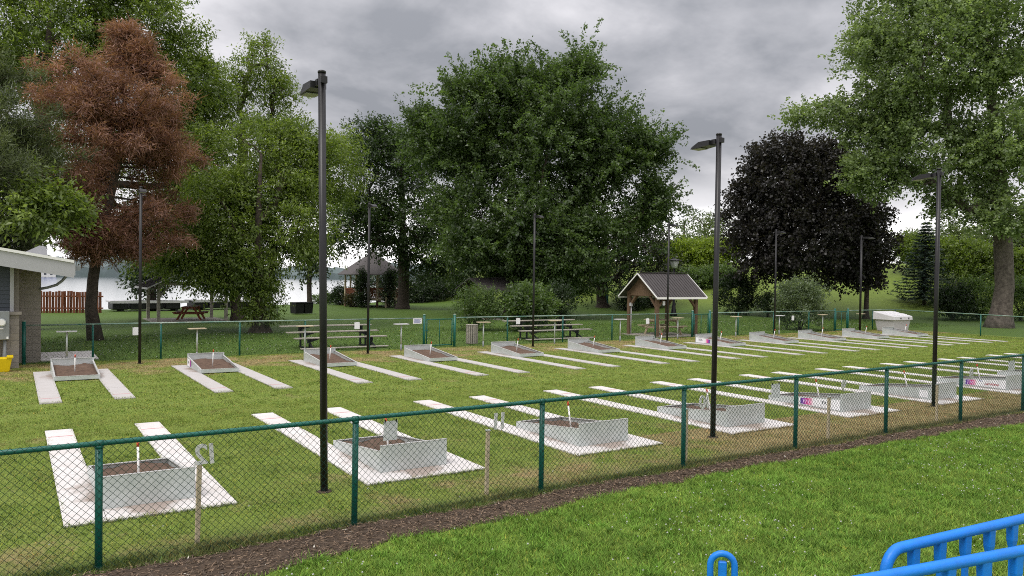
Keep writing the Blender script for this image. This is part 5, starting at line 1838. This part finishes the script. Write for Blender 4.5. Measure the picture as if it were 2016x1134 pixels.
# clipped hedges along the top of the bank
def hedge(name, x0, y0, x1, y1, h, wd, cols, seed, label, nseg=40, size=0.2):
    rg = np.random.default_rng(seed)
    o = empty(name, (x0, y0, gz(x0, y0)), 0, label, 'hedge', 'hedges along the bank')
    t = rg.random(nseg * 9)
    x = x0 + (x1 - x0) * t + rg.normal(0, wd * .35, len(t))
    y = y0 + (y1 - y0) * t + rg.normal(0, wd * .35, len(t))
    z = tz(x, y) + h * (0.15 + 0.8 * rg.random(len(t)) ** 0.6)
    P = np.stack([x, y, z], -1)
    PF = np.concatenate([P, np.full((len(t), 1), 0.75), P - np.array([0, 0, h * .6]), np.full((len(t), 1), h)], 1)
    f = foliage('foliage', o, PF, rg, 9, 10, size, cols[0], cols[1], upb=0.5, droop=0.2, twig=0.5, wid=0.55, minz=0.0)
    f.matrix_parent_inverse = Matrix.Translation(o.location).inverted()
    b = MB()
    for k in range(14):
        tt = (k + .5) / 14
        xx, yy = x0 + (x1 - x0) * tt, y0 + (y1 - y0) * tt
        b.tube([(xx - x0, yy - y0, gz(xx, yy) - gz(x0, y0) - .1), (xx - x0, yy - y0, gz(xx, yy) - gz(x0, y0) + h * .8)], [.05, .02], 5, cap=False)
    b.build('stems', M_BARK, o)['kind'] = 'stuff'


a, c = gb(1290, 560, 78), gb(1450, 560, 80)
hedge('hedge', *a, *c, 2.6, 1.4, G_YEL, 301, 'yellow green hedge on the bank behind the second near lamp pole', 44, 0.22)
a, c = gb(1330, 560, 72), gb(1440, 560, 74)
hedge('hedge', *a, *c, 1.2, 1.2, G_BUSH, 302, 'low green hedge on the bank above the timber shelter', 24, 0.2)
a, c = gb(1780, 560, 80), gb(2080, 560, 74)
hedge('hedge', *a, *c, 3.4, 1.5, ((0.05, 0.085, 0.016), (0.24, 0.33, 0.05)), 303, 'tall green hedge on the bank behind the cottonwood', 60, 0.23)
# background trees beyond the bank
for k_, (px, py, rx, ry, d, lb) in enumerate([(1385, 460, 60, 55, 105, 'pale green tree beyond the bank behind the second near lamp pole'), (1345, 500, 45, 50, 95, 'soft green tree beyond the bank above the shelter roof'), (1795, 490, 26, 30, 110, 'pale distant tree left of the spruce'), (1880, 470, 40, 35, 105, 'pale distant tree right of the spruce'), (1930, 490, 50, 40, 100, 'distant green tree left of the cottonwood trunk'), (2010, 480, 50, 40, 100, 'distant green tree right of the cottonwood trunk')]):
    tree('distant_tree', lb, 'tree', gb(px, 560, d), [lobe(px, py, rx, ry, d, 0.9, 34, 1.5)], 400 + k_, 0.3, 1.0, 5.0, 13, 10, 0.33, (0.055, 0.085, 0.03), (0.19, 0.25, 0.085), group=GRP, twig=1.0, droop=0.3)
# waterside trees behind the gazebo and shelters
for k_, (px, py, rx, ry, d, lb) in enumerate([(300, 545, 26, 40, 60, 'slim dark tree behind the lakeside shelter'), (610, 500, 40, 50, 72, 'green tree at the lake edge above the black bin'), (890, 470, 60, 70, 80, 'dark waterside tree behind the large maple'), (850, 560, 40, 34, 78, 'leafy waterside tree behind the forked trunk'), (745, 555, 62, 34, 80, 'leafy waterside tree behind the gazebo')]):
    tree('waterside_tree', lb, 'tree', gb(px, 600, d), [lobe(px, py, rx, ry, d, 0.9, 22, 1.2)], 450 + k_, 0.22, 1.6, 4.0, 13, 10, 0.28, *G_DARK, group=GRP, twig=0.9, droop=0.4)
bpy.context.view_layer.update()
